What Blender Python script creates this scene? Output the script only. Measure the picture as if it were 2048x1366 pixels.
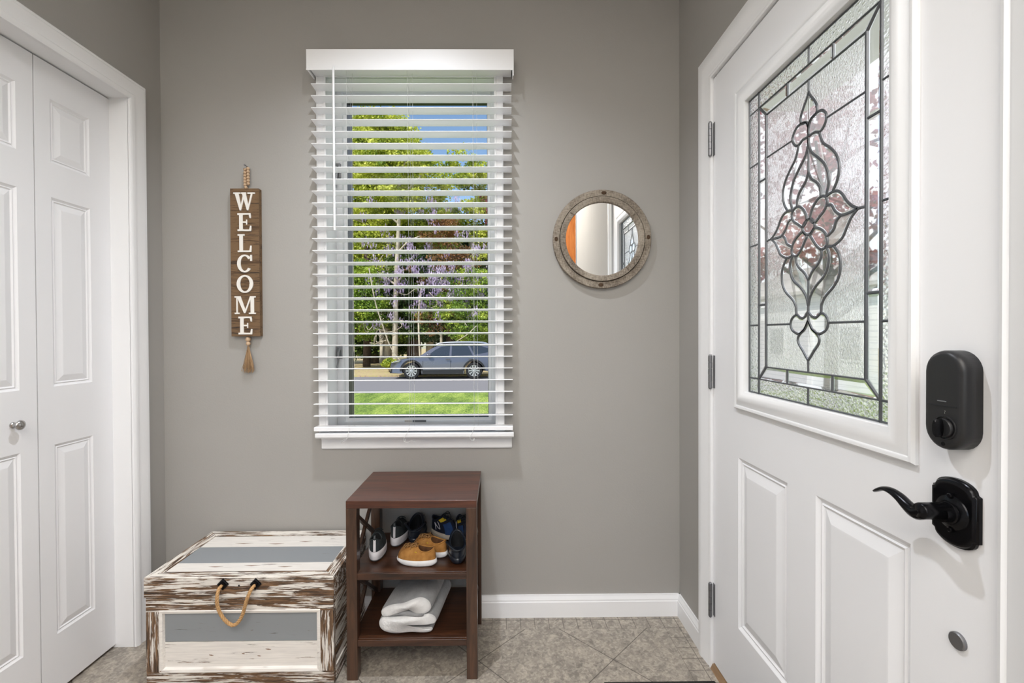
import bpy, bmesh, math, random
import numpy as np
from math import sin, cos, pi, sqrt, radians
from mathutils import Vector, Matrix, Euler
random.seed(4); rng = np.random.default_rng(7)
S = bpy.context.scene
for o in list(bpy.data.objects): bpy.data.objects.remove(o)
COL = S.collection

# ---------------------------------------------------------------- camera
cd = bpy.data.cameras.new('camera'); cam = bpy.data.objects.new('camera', cd); COL.objects.link(cam)
cd.sensor_width = 36; cd.lens = 36*915/2048; cd.shift_x = 11.2/2048; cd.shift_y = -6.2/2048
cd.clip_start = .02; cd.clip_end = 400
_y, _p, _r, CH = .0085, -.0096, .0045, 1.163
fw = Vector((sin(_y)*cos(_p), cos(_y)*cos(_p), sin(_p))); r0 = Vector((cos(_y), -sin(_y), 0)); u0 = r0.cross(fw)
rr = cos(_r)*r0 - sin(_r)*u0; uu = cos(_r)*u0 + sin(_r)*r0
m = Matrix((rr, uu, -fw)).transposed().to_4x4(); m.translation = (0, 0, CH); cam.matrix_world = m
S.camera = cam
# ---------------------------------------------------------------- world, sun, exposure
S.view_settings.view_transform = 'Standard'; S.view_settings.look = 'None'
S.view_settings.exposure = -0.2; S.view_settings.gamma = 1.0; S.view_settings.use_curve_mapping = False
SUN_DIR = Vector((-.52, -.64, .78)).normalized()          # towards the sun
w = bpy.data.worlds.new('sky'); S.world = w; w.use_nodes = True
nt = w.node_tree; bg = nt.nodes['Background']; sk = nt.nodes.new('ShaderNodeTexSky'); sk.sky_type = 'NISHITA'
sk.sun_disc = False; sk.sun_elevation = math.asin(SUN_DIR.z); sk.sun_rotation = math.atan2(SUN_DIR.x, SUN_DIR.y)
sk.air_density = 1.0; sk.dust_density = .6; sk.ozone_density = 1.5
nt.links.new(sk.outputs[0], bg.inputs[0]); bg.inputs[1].default_value = .23
# bright eastern cloud added to whiten the door glass view, clear blue northward
tc = nt.nodes.new('ShaderNodeTexCoord'); sx = nt.nodes.new('ShaderNodeSeparateXYZ'); nt.links.new(tc.outputs['Generated'], sx.inputs[0])
cn = nt.nodes.new('ShaderNodeTexNoise'); cn.inputs['Scale'].default_value = 3; cn.inputs['Detail'].default_value = 5; nt.links.new(tc.outputs['Generated'], cn.inputs['Vector'])
ad = nt.nodes.new('ShaderNodeMath'); ad.operation = 'MULTIPLY_ADD'; nt.links.new(cn.outputs['Fac'], ad.inputs[0]); ad.inputs[1].default_value = .25; nt.links.new(sx.outputs[0], ad.inputs[2])
mr_ = nt.nodes.new('ShaderNodeMapRange'); mr_.inputs['From Min'].default_value = .28; mr_.inputs['From Max'].default_value = .55; nt.links.new(ad.outputs[0], mr_.inputs[0])
cb = nt.nodes.new('ShaderNodeBackground'); cb.inputs[0].default_value = (.93, .96, 1.0, 1); cb.inputs[1].default_value = 2.0
wm = nt.nodes.new('ShaderNodeMixShader'); nt.links.new(mr_.outputs[0], wm.inputs[0]); nt.links.new(bg.outputs[0], wm.inputs[1]); nt.links.new(cb.outputs[0], wm.inputs[2]); nt.links.new(wm.outputs[0], nt.nodes['World Output'].inputs[0])
sl = bpy.data.lights.new('sun', 'SUN'); sl.energy = 5.6; sl.angle = .009; sl.color = (1, .95, .86)
so = bpy.data.objects.new('sun', sl); COL.objects.link(so); so.rotation_euler = SUN_DIR.to_track_quat('Z', 'Y').to_euler()
# the entry's own ceiling lamp (its fixture is built further down)
def lamp(name, loc, kind, e, size, color=(1, .97, .93)):
    l = bpy.data.lights.new(name, kind); l.energy = e; l.color = color
    if kind == 'AREA': l.shape = 'RECTANGLE'; l.size, l.size_y = size
    else: l.shadow_soft_size = size
    o = bpy.data.objects.new(name, l); COL.objects.link(o); o.location = loc; return o
LAMP = (-.35, 1.18, 2.69)
sp_ = lamp('entry_downlight', LAMP, 'SPOT', 112, .03, (.93, .975, 1.05)); sp_.data.spot_size = radians(128); sp_.data.spot_blend = 1
lamp('hall_fill_light', (-.3, -1.1, 2.655), 'AREA', 3, (1.9, 1.9), (.90, .965, 1.03))  # unseen panel light added behind the camera as ambient fill
# fill light added at the rear window opening to lift the upper walls
dl_ = lamp('rear_window_fill_light', (-.35, -2.99, 1.8), 'AREA', 12.8, (1.9, 1.5), (.85, .955, 1.10)); dl_.rotation_euler = (radians(90), 0, 0)
lamp('rear_fill_light', (.4, -2.4, 2.655), 'AREA', 10, (1.2, .6), (1, .95, .9))  # second unseen fill light, added at the back of the hall

# ---------------------------------------------------------------- helpers
BASE = {}
class MB:
    def __init__(s): s.v = []; s.f = []; s.mi = []; s.cur = 0
    def add(s, vs, fs):
        n = len(s.v); s.v += [tuple(v) for v in vs]; s.f += [[i+n for i in f] for f in fs]; s.mi += [s.cur]*len(fs); return s
    def box(s, x0, x1, y0, y1, z0, z1):
        return s.add([(x0,y0,z0),(x1,y0,z0),(x1,y1,z0),(x0,y1,z0),(x0,y0,z1),(x1,y0,z1),(x1,y1,z1),(x0,y1,z1)],
                     [(0,3,2,1),(4,5,6,7),(0,1,5,4),(1,2,6,5),(2,3,7,6),(3,0,4,7)])
    def prism(s, poly, fn, h0, h1):     # fn(a,b,h)->xyz
        n = len(poly)
        s.add([fn(a,b,h0) for a,b in poly]+[fn(a,b,h1) for a,b in poly],
              [list(range(n))[::-1], list(range(n,2*n))]+[[i,(i+1)%n,n+(i+1)%n,n+i] for i in range(n)]); return s
    def rings(s, rings, close=True, cap0=True, cap1=True):
        n = len(rings[0]); vs = [p for r in rings for p in r]; fs = []
        for k in range(len(rings)-1):
            for i in range(n if close else n-1):
                j = (i+1) % n; fs.append([k*n+i, k*n+j, (k+1)*n+j, (k+1)*n+i])
        if cap0: fs.append(list(range(n))[::-1])
        if cap1: fs.append(list(range((len(rings)-1)*n, len(rings)*n)))
        return s.add(vs, fs)
    def tube(s, pts, r, n=8, closed=False, flat=1.0, up=None):
        P = [Vector(p) for p in pts]; R = r if isinstance(r, (list, tuple)) else [r]*len(P); rs = []
        N = len(P); prev = None
        for i, p in enumerate(P):
            a = P[(i-1) % N] if closed or i else P[i]; b = P[(i+1) % N] if closed or i < N-1 else P[i]
            t = (b-a).normalized() if (b-a).length > 1e-9 else Vector((0,0,1))
            if up is not None: u = Vector(up)
            elif prev is None: u = Vector((0,0,1)) if abs(t.z) < .9 else Vector((1,0,0))
            else: u = prev
            sd = t.cross(u); sd = sd.normalized() if sd.length > 1e-6 else t.orthogonal().normalized()
            u = sd.cross(t).normalized(); prev = u
            rs.append([p + R[i]*(cos(2*pi*k/n)*sd + flat*sin(2*pi*k/n)*u) for k in range(n)])
        if closed: rs.append(rs[0])
        return s.rings(rs, True, not closed, not closed)
    def lathe(s, prof, c, ax='z', n=24, caps=True):   # prof [(r,h)]
        c = Vector(c); rs = []
        for r, h in prof:
            ring = []
            for k in range(n):
                a = 2*pi*k/n; x, y = r*cos(a), r*sin(a)
                q = {'z': (x,y,h), 'x': (h,x,y), 'y': (x,h,y), '-x': (-h,x,y), '-y': (x,-h,y)}[ax]
                ring.append(c+Vector(q))
            rs.append(ring)
        return s.rings(rs, True, caps, caps)
    def sphere(s, c, r, n=12, sc=(1,1,1)):
        pr = [(max(1e-4, sin(pi*i/(n//2+1)))*1, -cos(pi*i/(n//2+1))) for i in range(n//2+2)]
        return s.rings([[(c[0]+r*sc[0]*a*cos(2*pi*k/n), c[1]+r*sc[1]*a*sin(2*pi*k/n), c[2]+r*sc[2]*h) for k in range(n)] for a, h in pr])
    def frame(s, fn, rect, prof, open_bottom=False):
        a0, a1, b0, b1 = rect
        def corner(o): return [(a0-o, b0 if open_bottom else b0-o), (a0-o, b1+o), (a1+o, b1+o), (a1+o, b0 if open_bottom else b0-o)]
        rs = [[fn(a,b,h) for a,b in corner(o)] for o, h in prof]
        return s.rings(rs, not open_bottom, False, False)
def build(name, mb, mats, parent=None, smooth=False, bevel=0, base=None, weld=False, subsurf=0, seg=2):
    b = base if base is not None else (BASE.get(parent.name, (0,0,0)) if parent else (0,0,0))
    me = bpy.data.meshes.new(name); me.from_pydata([(x-b[0],y-b[1],z-b[2]) for x,y,z in mb.v], [], mb.f)
    mats = mats if isinstance(mats, (list, tuple)) else [mats]
    for m_ in mats: me.materials.append(m_)
    if len(mats) > 1: me.polygons.foreach_set('material_index', mb.mi)
    bm = bmesh.new(); bm.from_mesh(me)
    if weld: bmesh.ops.remove_doubles(bm, verts=bm.verts, dist=1e-5)
    bmesh.ops.recalc_face_normals(bm, faces=bm.faces); bm.to_mesh(me); bm.free()
    o = bpy.data.objects.new(name, me); COL.objects.link(o)
    if parent: o.parent = parent; BASE[o.name] = b
    elif base is not None: o.location = base; BASE[o.name] = base
    if smooth:
        me.polygons.foreach_set('use_smooth', [True]*len(me.polygons))
        if smooth != 'all': me.set_sharp_from_angle(angle=radians(38))
    if bevel:
        md = o.modifiers.new('bevel', 'BEVEL'); md.width = bevel; md.segments = seg; md.limit_method = 'ANGLE'; md.angle_limit = radians(35)
        me.polygons.foreach_set('use_smooth', [True]*len(me.polygons)); md.harden_normals = True
    if subsurf:
        md = o.modifiers.new('sub', 'SUBSURF'); md.levels = md.render_levels = subsurf
    return o
def tag(o, label, cat, group=None, kind=None):
    if label: o['label'] = label
    if cat: o['category'] = cat
    if group: o['group'] = group
    if kind: o['kind'] = kind
    return o
def thing(name, label, cat, loc, group=None, rz=0, local=False, kind=None):
    o = bpy.data.objects.new(name, None); COL.objects.link(o); o.empty_display_size = .05
    o.location = loc; o.rotation_euler = (0,0,rz); BASE[o.name] = (0,0,0) if local else tuple(loc)
    return tag(o, label, cat, group, kind)
def struct(o, label=None, cat=None): return tag(o, label, cat, None, 'structure')
def copy_part(o, parent, loc):
    c = o.copy(); COL.objects.link(c); c.parent = parent; c.location = loc; BASE[c.name] = BASE.get(o.name, (0,0,0)); return c
def crom(P, n=6, closed=False):
    P = [Vector(p) for p in P]; N = len(P); out = []
    for i in range(N if closed else N-1):
        g = (lambda k: P[k % N]) if closed else (lambda k: P[min(max(k,0),N-1)])
        a,b,c,d = g(i-1),g(i),g(i+1),g(i+2)
        for k in range(n):
            t = k/n; out.append(.5*((2*b)+(c-a)*t+(2*a-5*b+4*c-d)*t*t+(3*b-a-3*c+d)*t**3))
    if not closed: out.append(P[-1])
    return out
# ---------------------------------------------------------------- materials
def srgb(c):
    if isinstance(c, str): c = [int(c[i:i+2],16)/255 for i in (0,2,4)]
    return tuple((x/12.92 if x <= .04045 else ((x+.055)/1.055)**2.4) for x in c)+(1,)
class M:
    def __init__(s, name, color='808080', rough=.5, metal=0, spec=None, coat=0):
        s.m = bpy.data.materials.new(name); s.m.use_nodes = True; s.nt = s.m.node_tree
        s.p = s.nt.nodes['Principled BSDF']; s.p.inputs['Base Color'].default_value = srgb(color)
        s.p.inputs['Roughness'].default_value = rough; s.p.inputs['Metallic'].default_value = metal
        if spec is not None: s.p.inputs['Specular IOR Level'].default_value = spec
        if coat: s.p.inputs['Coat Weight'].default_value = coat; s.p.inputs['Coat Roughness'].default_value = .15
        s._tc = None
    def n(s, t, **k):
        nd = s.nt.nodes.new(t)
        for a, b in k.items(): setattr(nd, a, b)
        return nd
    def l(s, a, b): s.nt.links.new(a, b)
    def co(s, scale=(1,1,1), rot=(0,0,0)):
        if not s._tc: s._tc = s.n('ShaderNodeTexCoord')
        mp = s.n('ShaderNodeMapping'); mp.inputs['Scale'].default_value = scale; mp.inputs['Rotation'].default_value = rot
        s.l(s._tc.outputs['Object'], mp.inputs[0]); return mp.outputs[0]
    def noise(s, vec, scale=5, detail=4, rough=.5, dist=0):
        nd = s.n('ShaderNodeTexNoise'); nd.inputs['Scale'].default_value = scale; nd.inputs['Detail'].default_value = detail
        nd.inputs['Roughness'].default_value = rough; nd.inputs['Distortion'].default_value = dist; s.l(vec, nd.inputs['Vector']); return nd.outputs['Fac']
    def vor(s, vec, scale, feature='F1', out='Color', rnd=1):
        nd = s.n('ShaderNodeTexVoronoi', feature=feature); nd.inputs['Scale'].default_value = scale; nd.inputs['Randomness'].default_value = rnd
        s.l(vec, nd.inputs['Vector']); return nd.outputs[out]
    def ramp(s, fac, stops, interp='LINEAR'):
        nd = s.n('ShaderNodeValToRGB'); cr = nd.color_ramp; cr.interpolation = interp
        while len(cr.elements) < len(stops): cr.elements.new(.5)
        for e, (p, c) in zip(cr.elements, stops): e.position = p; e.color = srgb(c) if isinstance(c, str) else (c,c,c,1)
        s.l(fac, nd.inputs[0]); return nd.outputs[0]
    def mix(s, fac, a, b, mode='MIX'):
        nd = s.n('ShaderNodeMix', data_type='RGBA', blend_type=mode)
        for sock, v in ((nd.inputs[0], fac), (nd.inputs[6], a), (nd.inputs[7], b)):
            if isinstance(v, str): sock.default_value = srgb(v)
            elif isinstance(v, (int, float)): sock.default_value = v if sock == nd.inputs[0] else (v,v,v,1)
            else: s.l(v, sock)
        return nd.outputs[2]
    def math(s, op, a, b=0, c=None):
        nd = s.n('ShaderNodeMath', operation=op)
        for i, v in enumerate((a, b) if c is None else (a, b, c)):
            if isinstance(v, (int, float)): nd.inputs[i].default_value = v
            else: s.l(v, nd.inputs[i])
        return nd.outputs[0]
    def color(s, c): s.l(c, s.p.inputs['Base Color']); return s
    def rough(s, c): s.l(c, s.p.inputs['Roughness']); return s
    def bump(s, h, strength=.3, dist=.002):
        nd = s.n('ShaderNodeBump'); nd.inputs['Strength'].default_value = strength; nd.inputs['Distance'].default_value = dist
        s.l(h, nd.inputs['Height']); s.l(nd.outputs[0], s.p.inputs['Normal']); return s
def vary(name, color, rough, amt=.04, scale=8, bump=0, bscale=200, dist=.0006, **k):
    a = M(name, color, rough, **k); c = srgb(color)
    nd = a.ramp(a.noise(a.co(), scale, 3), [(.3, 1-amt), (.7, 1)])
    mx = a.n('ShaderNodeMix', data_type='RGBA', blend_type='MULTIPLY'); mx.inputs[0].default_value = 1
    mx.inputs[6].default_value = c; a.l(nd, mx.inputs[7]); a.color(mx.outputs[2])
    if bump: a.bump(a.noise(a.co(), bscale, 3), bump, dist)
    return a.m
wall_m = vary('greige_wall_paint', 'a4a19c', .75, .03, 3, .35, 160, .0008)
ceil_m = vary('ceiling_paint', 'ecebe8', .9, .02)
white_m = vary('white_trim_paint', 'eeeeef', .38, .02, 4, .12, 60, .0006)
door_m = vary('white_door_paint', 'eeeef0', .42, .02, 3, .15, 90, .0006)
blind_m = vary('white_blind_vinyl', 'f2f2f3', .45, .01)
frame_m = vary('white_vinyl_frame', 'e2e3e5', .4, .02)
black_m = vary('matte_black_plastic', '1d1d1f', .42, .08, 12, .12, 700, .0004)
iron_m = vary('black_bronze_metal', '17171a', .24, .1, 10, metal=.7)
dark_m = vary('dark_sash', '15171f', .4, .05)
nickel_m = vary('brushed_nickel', 'b4b2b0', .25, .1, 20, metal=1)
hinge_m = vary('satin_hinge_metal', '8d8d90', .38, .1, 20, metal=.9)
lead_m = vary('lead_came_metal', '6c6f73', .42, .15, 30, metal=.75)
grey_m = vary('grey_plastic', '6e7073', .5)
cord_m = vary('white_cord', 'd4d4d2', .8)

def glass_mat(name, kind):
    a = M(name, 'ffffff', .02); p = a.p; p.inputs['Transmission Weight'].default_value = 1; p.inputs['IOR'].default_value = 1.3 if kind != 'bevel' else 1.45
    if kind == 'rain':
        v = a.co((1, 1, 1)); p.inputs['Roughness'].default_value = .06
        a.bump(a.noise(a.co((90, 90, 45)), 1.5, 2, .5, 2.0), .6, .003)
    elif kind == 'hammered':
        p.inputs['Roughness'].default_value = .1; a.bump(a.vor(a.co((1,1,1.3)), 130, 'SMOOTH_F1', 'Distance'), .7, .003)
    # thin panes let daylight pass straight through as well
    tr = a.n('ShaderNodeBsdfTransparent'); mx = a.n('ShaderNodeMixShader'); out = a.nt.nodes['Material Output']
    mx.inputs[0].default_value = .65 if kind != 'bevel' else .7
    a.l(tr.outputs[0], mx.inputs[1]); a.l(p.outputs[0], mx.inputs[2]); a.l(mx.outputs[0], out.inputs[0]); return a.m
rain_m = glass_mat('rain_textured_glass', 'rain'); ham_m = glass_mat('hammered_glass', 'hammered'); bev_m = glass_mat('bevelled_clear_glass', 'bevel')
def pane_mat():
    a = M('window_pane_glass', 'ffffff'); g = a.n('ShaderNodeBsdfGlossy'); g.inputs['Roughness'].default_value = .01
    t = a.n('ShaderNodeBsdfTransparent'); t.inputs[0].default_value = (.96,.98,.98,1); mx = a.n('ShaderNodeMixShader'); mx.inputs[0].default_value = .003
    a.l(t.outputs[0], mx.inputs[1]); a.l(g.outputs[0], mx.inputs[2]); a.l(mx.outputs[0], a.nt.nodes['Material Output'].inputs[0]); return a.m
pane_m = pane_mat()
def wood_mat(name, dark, light, axis='x', rough=.4, coat=0, k=1):
    a = M(name, dark, rough, coat=coat); st = {'x': (1.2,14,14), 'y': (14,1.2,14), 'z': (14,14,1.2)}[axis]; st = tuple(q*k for q in st)
    g = a.noise(a.co(st), 3, 6, .6, 1.2); a.color(a.ramp(g, [(.3, dark), (.7, light)])); a.bump(g, .15, .001); return a.m
tbl_x = wood_mat('stained_wood_x', '1d0f09', '543320', 'x', .34, .2); tbl_y = wood_mat('stained_wood_y', '21140d', '49301f', 'y', .36, .3); tbl_z = wood_mat('stained_wood_z', '281810', '573a27', 'z', .36, .3)
tbl_top = wood_mat('stained_table_top', '2d140e', '613726', 'x', .3, .25)
def shabby(name, axis, paint='e4ddd2', wear=.5, bare1='57412f', bare2='8a6a4c', fine=1):
    a = M(name, paint, .7); st = {'x': (4.5,85,85), 'y': (85,4.5,85), 'z': (85,85,4.5)}[axis]; st2 = {'x': (3.5,22,22), 'y': (22,3.5,22), 'z': (22,22,3.5)}[axis]
    g = a.noise(a.co(st), 2.4*fine, 6, .65, .6); b = a.noise(a.co(st2), 2.0, 3, .5); f = a.math('ADD', a.math('MULTIPLY', g, .6), a.math('MULTIPLY', b, .4))
    mask = a.ramp(f, [(wear-.015, 0.0), (wear+.02, 1.0)])
    bare = a.ramp(a.noise(a.co(st), 2.2, 5, .7), [(.36, '2b2420'), (.46, bare1), (.62, bare2)]); pc = a.ramp(a.noise(a.co(st), 3, 3), [(.3, paint), (.8, 'f0ebe4' if paint > 'b' else paint)])
    a.color(a.mix(mask, bare, pc)); a.bump(mask, .4, .0012); return a.m
sh_x = shabby('shabby_white_x', 'x', 'd9d3cb', wear=.52); sh_z = shabby('shabby_white_z', 'z', 'd9d3cb', wear=.52); sh_y = shabby('shabby_white_y', 'y', wear=.5)
sh_lid = shabby('shabby_lid_rail', 'x', wear=.485); sh_lidy = shabby('shabby_lid_rail_y', 'y', wear=.485)
pl_w = shabby('cream_plank', 'x', 'dcd7d1', .37); pl_g = shabby('blue_grey_plank', 'x', '8d9194', .35)
sign_m = shabby('sign_board_wood', 'x', '73593d', .46, '4a3520', '63492f', 1.3)
letter_m = vary('white_letter_paint', 'ebe7e0', .7)
bead_m = wood_mat('natural_bead_wood', 'a58465', 'd2b797', 'z', .6)
jute_m = wood_mat('jute_fibre', '8a6b4b', 'b59670', 'z', .9, k=6)
rope_m = wood_mat('jute_rope', 'a17c52', 'd2a874', 'z', .9, k=4)
def mirror_wood():
    a = M('greywashed_wood', '9c9080', .8); c = a.co((1,1,1))
    g = a.noise(a.co((60, 1, 300)), 1, 4, .6); h = a.noise(a.co((300, 1, 60)), 1, 4, .6); b = a.noise(a.co((9,9,9)), 1.2, 3)
    f = a.math('ADD', a.math('MULTIPLY', a.math('ADD', g, h), .35), a.math('MULTIPLY', b, .3))
    a.color(a.ramp(f, [(.38, '4a4138'), (.47, '7d7265'), (.57, 'a09688')])); a.bump(f, .3, .001); return a.m
mwood_m = mirror_wood()
mir_m = M('mirror_silver', 'f4f4f4', .0, 1).m
def floor_mat():
    a = M('stone_look_floor', '8a8177', .42); c = a.co()
    wob = a.noise(c, 9, 3); 
    warp = a.n('ShaderNodeVectorMath', operation='ADD'); nv = a.n('ShaderNodeTexNoise'); nv.inputs['Scale'].default_value = 30; a.l(c, nv.inputs['Vector'])
    sc = a.n('ShaderNodeVectorMath', operation='SCALE'); sc.inputs['Scale'].default_value = .018; a.l(nv.outputs['Color'], sc.inputs[0]); a.l(c, warp.inputs[0]); a.l(sc.outputs[0], warp.inputs[1]); wv = warp.outputs[0]
    v1 = a.vor(wv, 16); v2 = a.vor(wv, 42); big = a.noise(c, 5, 4, .6, 1)
    base = a.ramp(big, [(.3, '6f675d'), (.5, '8f867a'), (.72, 'aca294')])
    bw = a.n('ShaderNodeRGBToBW'); a.l(v1, bw.inputs[0]); f1 = a.ramp(bw.outputs[0], [(.2, '6a625a'), (.5, '8c8378'), (.85, 'b9ae9f')])
    bw2 = a.n('ShaderNodeRGBToBW'); a.l(v2, bw2.inputs[0]); f2 = a.ramp(bw2.outputs[0], [(.15, '4c4742'), (.4, '857c72'), (.9, 'b5aa9b')])
    col = a.mix(.5, base, f1); col = a.mix(.5, col, f2)
    bw3 = a.n('ShaderNodeRGBToBW'); a.l(a.vor(wv, 120), bw3.inputs[0]); col = a.mix(.3, col, a.ramp(bw3.outputs[0], [(.2, '433e39'), (.5, '8f867b'), (.85, 'cfc5b6')]))
    col = a.mix(a.ramp(a.noise(wv, 90, 3, .7), [(.5, 0.0), (.72, .6)]), col, '57504a')
    col = a.mix(a.ramp(a.noise(c, 34, 4, .7, .6), [(.56, 0.0), (.66, .5)]), col, 'bcb2a3')
    col = a.mix(.14, col, 'd9d1c5')
    sp = a.n('ShaderNodeSeparateXYZ'); a.l(c, sp.inputs[0]); X, Y = sp.outputs[0], sp.outputs[1]
    def line(v, off, per, wd):   # 1 near grid lines
        q = a.math('PINGPONG', a.math('ADD', v, -off), per/2)
        return a.math('LESS_THAN', q, wd)
    r2 = sqrt(.5); U = a.math('MULTIPLY', a.math('ADD', X, Y), r2); V = a.math('MULTIPLY', a.math('SUBTRACT', X, Y), r2)
    diag = a.math('MAXIMUM', line(U, 1.420-3.4, .34, .0016), line(V, -.8676-3.4, .34, .0016))
    grid = a.math('MAXIMUM', line(X, .637-5.7, .057, .0012), line(Y, 1.790-5.7, .057, .0012))
    inb = a.math('MAXIMUM', a.math('GREATER_THAN', X, .637), a.math('GREATER_THAN', Y, 1.790))
    ln = a.math('ADD', a.math('MULTIPLY', inb, grid), a.math('MULTIPLY', a.math('SUBTRACT', 1, inb), diag))
    col = a.mix(a.math('MULTIPLY', ln, .8), col, '4a443e')
    a.color(col); a.bump(a.math('SUBTRACT', a.math('MULTIPLY', big, .3), ln), .35, .001); return a.m
floor_m = floor_mat()

# ================================================================ ROOM SHELL
XL, XR, YB, ZC, YF, YR = -1.382, .728, 1.876, 2.70, -3.0, -.98   # left, right, back wall, ceiling, rear wall, end of right wall
WO = (-.716, -.026, .765, 2.236)       # window opening in the back wall
DO = (.625, 1.603, 0, 2.068)           # entry door opening (y0,y1,z0,z1) in the right wall
CO = (.42, 1.722, 0, 2.053)            # closet opening in the left wall
mb = MB().box(XL-.9, 2.2, YF-.1, YB, -.06, 0); struct(build('floor', mb, floor_m))
mb = MB().box(XL-.9, 2.2, YF-.1, YB+.14, ZC, ZC+.08); struct(build('ceiling', mb, ceil_m))
T = .15
mb = MB(); x0, x1, z0, z1 = WO
mb.box(XL-.2, x0, YB, YB+T, 0, ZC).box(x1, XR+T, YB, YB+T, 0, ZC).box(x0, x1, YB, YB+T, 0, z0).box(x0, x1, YB, YB+T, z1, ZC)
struct(build('wall_back', mb, wall_m))
mb = MB(); y0, y1, _, z1 = DO
mb.box(XR, XR+T, YR, y0, 0, ZC).box(XR, XR+T, y1, YB, 0, ZC).box(XR, XR+T, y0, y1, z1, ZC); struct(build('wall_right', mb, wall_m))
mb = MB(); y0, y1, _, z1 = CO
mb.box(XL-.12, XL, YF, y0, 0, ZC).box(XL-.12, XL, y1, YB, 0, ZC).box(XL-.12, XL, y0, y1, z1, ZC); struct(build('wall_left', mb, wall_m))
mb = MB().box(XL-.12, -1.35, YF-.1, YF, 0, ZC).box(.65, 2.2, YF-.1, YF, 0, ZC).box(-1.35, .65, YF-.1, YF, 0, 1.0).box(-1.35, .65, YF-.1, YF, 2.6, ZC); struct(build('wall_rear', mb, wall_m))
w2 = thing('fill_window', 'wide white window added in the unseen rear wall for fill light', 'window', (-.35, YF-.05, 1.0), kind='structure')  # window added behind the camera to hold the rear fill light
build('frame', MB().frame(lambda a,b,h: (a, YF-.05+h, b), (-1.33,.63,1.02,2.58), [(.02,-.04),(.02,.03),(-.03,.03),(-.03,-.04)]), frame_m, w2)
build('pane', MB().box(-1.36,.66,YF-.06,YF-.055,.99,2.61), pane_m, w2)
mb = MB().box(2.1, 2.2, YF, YR, 0, ZC).box(XR+T, 2.1, YR, YR+.1, 0, ZC); struct(build('wall_side', mb, wall_m))
mb = MB().box(XL-.85, XL-.8, y0-.2, y1+.15, 0, ZC).box(XL-.8, XL-.12, y0-.2, y0-.15, 0, ZC).box(XL-.8, XL-.12, y1+.1, y1+.15, 0, ZC); struct(build('wall_closet', mb, wall_m))

# mappers: a along wall, b up, h out of the wall into the room
fb = lambda a,b,h: (a, YB-h, b)
fr = lambda a,b,h: (XR-h, a, b)
fl = lambda a,b,h: (XL+h, a, b)
fd = lambda a,b,h: (XR-.001-h, a, b)     # door face
fc = lambda a,b,h: (-1.45+h, a, b)       # closet leaf face
CAS = [(0,.0),(0,.011),(.006,.013),(.012,.010),(.018,.013),(.05,.016),(.056,.019),(.07,.020),(.082,.018),(.086,.012),(.086,0)]
# baseboards
bp = [(0,0),(.014,0),(.014,.062),(.012,.066),(.012,.071),(.007,.084),(.006,.089),(0,.089)]
def baseboard(name, x0, y0, x1, y1, nx, ny):
    mb = MB(); r = [[(x0+nx*d, y0+ny*d, z) for d,z in bp], [(x1+nx*d, y1+ny*d, z) for d,z in bp]]; mb.rings(r); struct(build(name, mb, white_m))
baseboard('baseboard_back', XL+.0, YB, XR, YB, 0, -1)
baseboard('baseboard_right', XR, YB-.0, XR, DO[1]+.055, -1, 0)
baseboard('baseboard_side', XR, DO[0]-.09, XR, YR, -1, 0)
baseboard('baseboard_left', XL, YB-.0, XL, CO[1]+.062, 1, 0)
# casings
mb = MB().frame(fr, (DO[0]+.03, DO[1]-.032, 0, DO[3]-.030), CAS, True)
mb.box(XR+.0, XR+T, DO[0], DO[0]+.030, 0, DO[3]).box(XR, XR+T, DO[1]-.031, DO[1], 0, DO[3]).box(XR, XR+T, DO[0]+.03, DO[1]-.031, DO[3]-.030, DO[3])
mb.box(XR+.05, XR+.064, DO[0]+.03, DO[0]+.042, .02, DO[3]-.03).box(XR+.05, XR+.064, DO[1]-.043, DO[1]-.031, .02, DO[3]-.03)
struct(build('trim_1', mb, white_m, smooth=True))
CAS2 = [(0,0),(0,.008),(.008,.014),(.016,.015),(.02,.011),(.03,.014),(.058,.017),(.062,.014),(.068,.015),(.074,.009),(.074,0)]
mb = MB().frame(fl, (CO[0]+.006, CO[1]-.012, 0, CO[3]-.012), CAS2, True)
mb.box(XL-.12, XL+.001, CO[1]-.012, CO[1]+.0, 0, CO[3]).box(XL-.12, XL+.001, CO[0], CO[0]+.006, 0, CO[3]).box(XL-.12, XL+.001, CO[0], CO[1], CO[3]-.012, CO[3])
struct(build('trim_2', mb, white_m, smooth=True))
# threshold
struct(build('trim_3', MB().prism([(XR-.012,0),(XR+T+.04,0),(XR+T+.04,.012),(XR+.03,.02),(XR-.004,.016)], lambda a,b,h: (a,h,b), DO[0]+.03, DO[1]-.031), wood_mat('oak_threshold', '7d6146', 'a98a68', 'y')))

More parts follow.
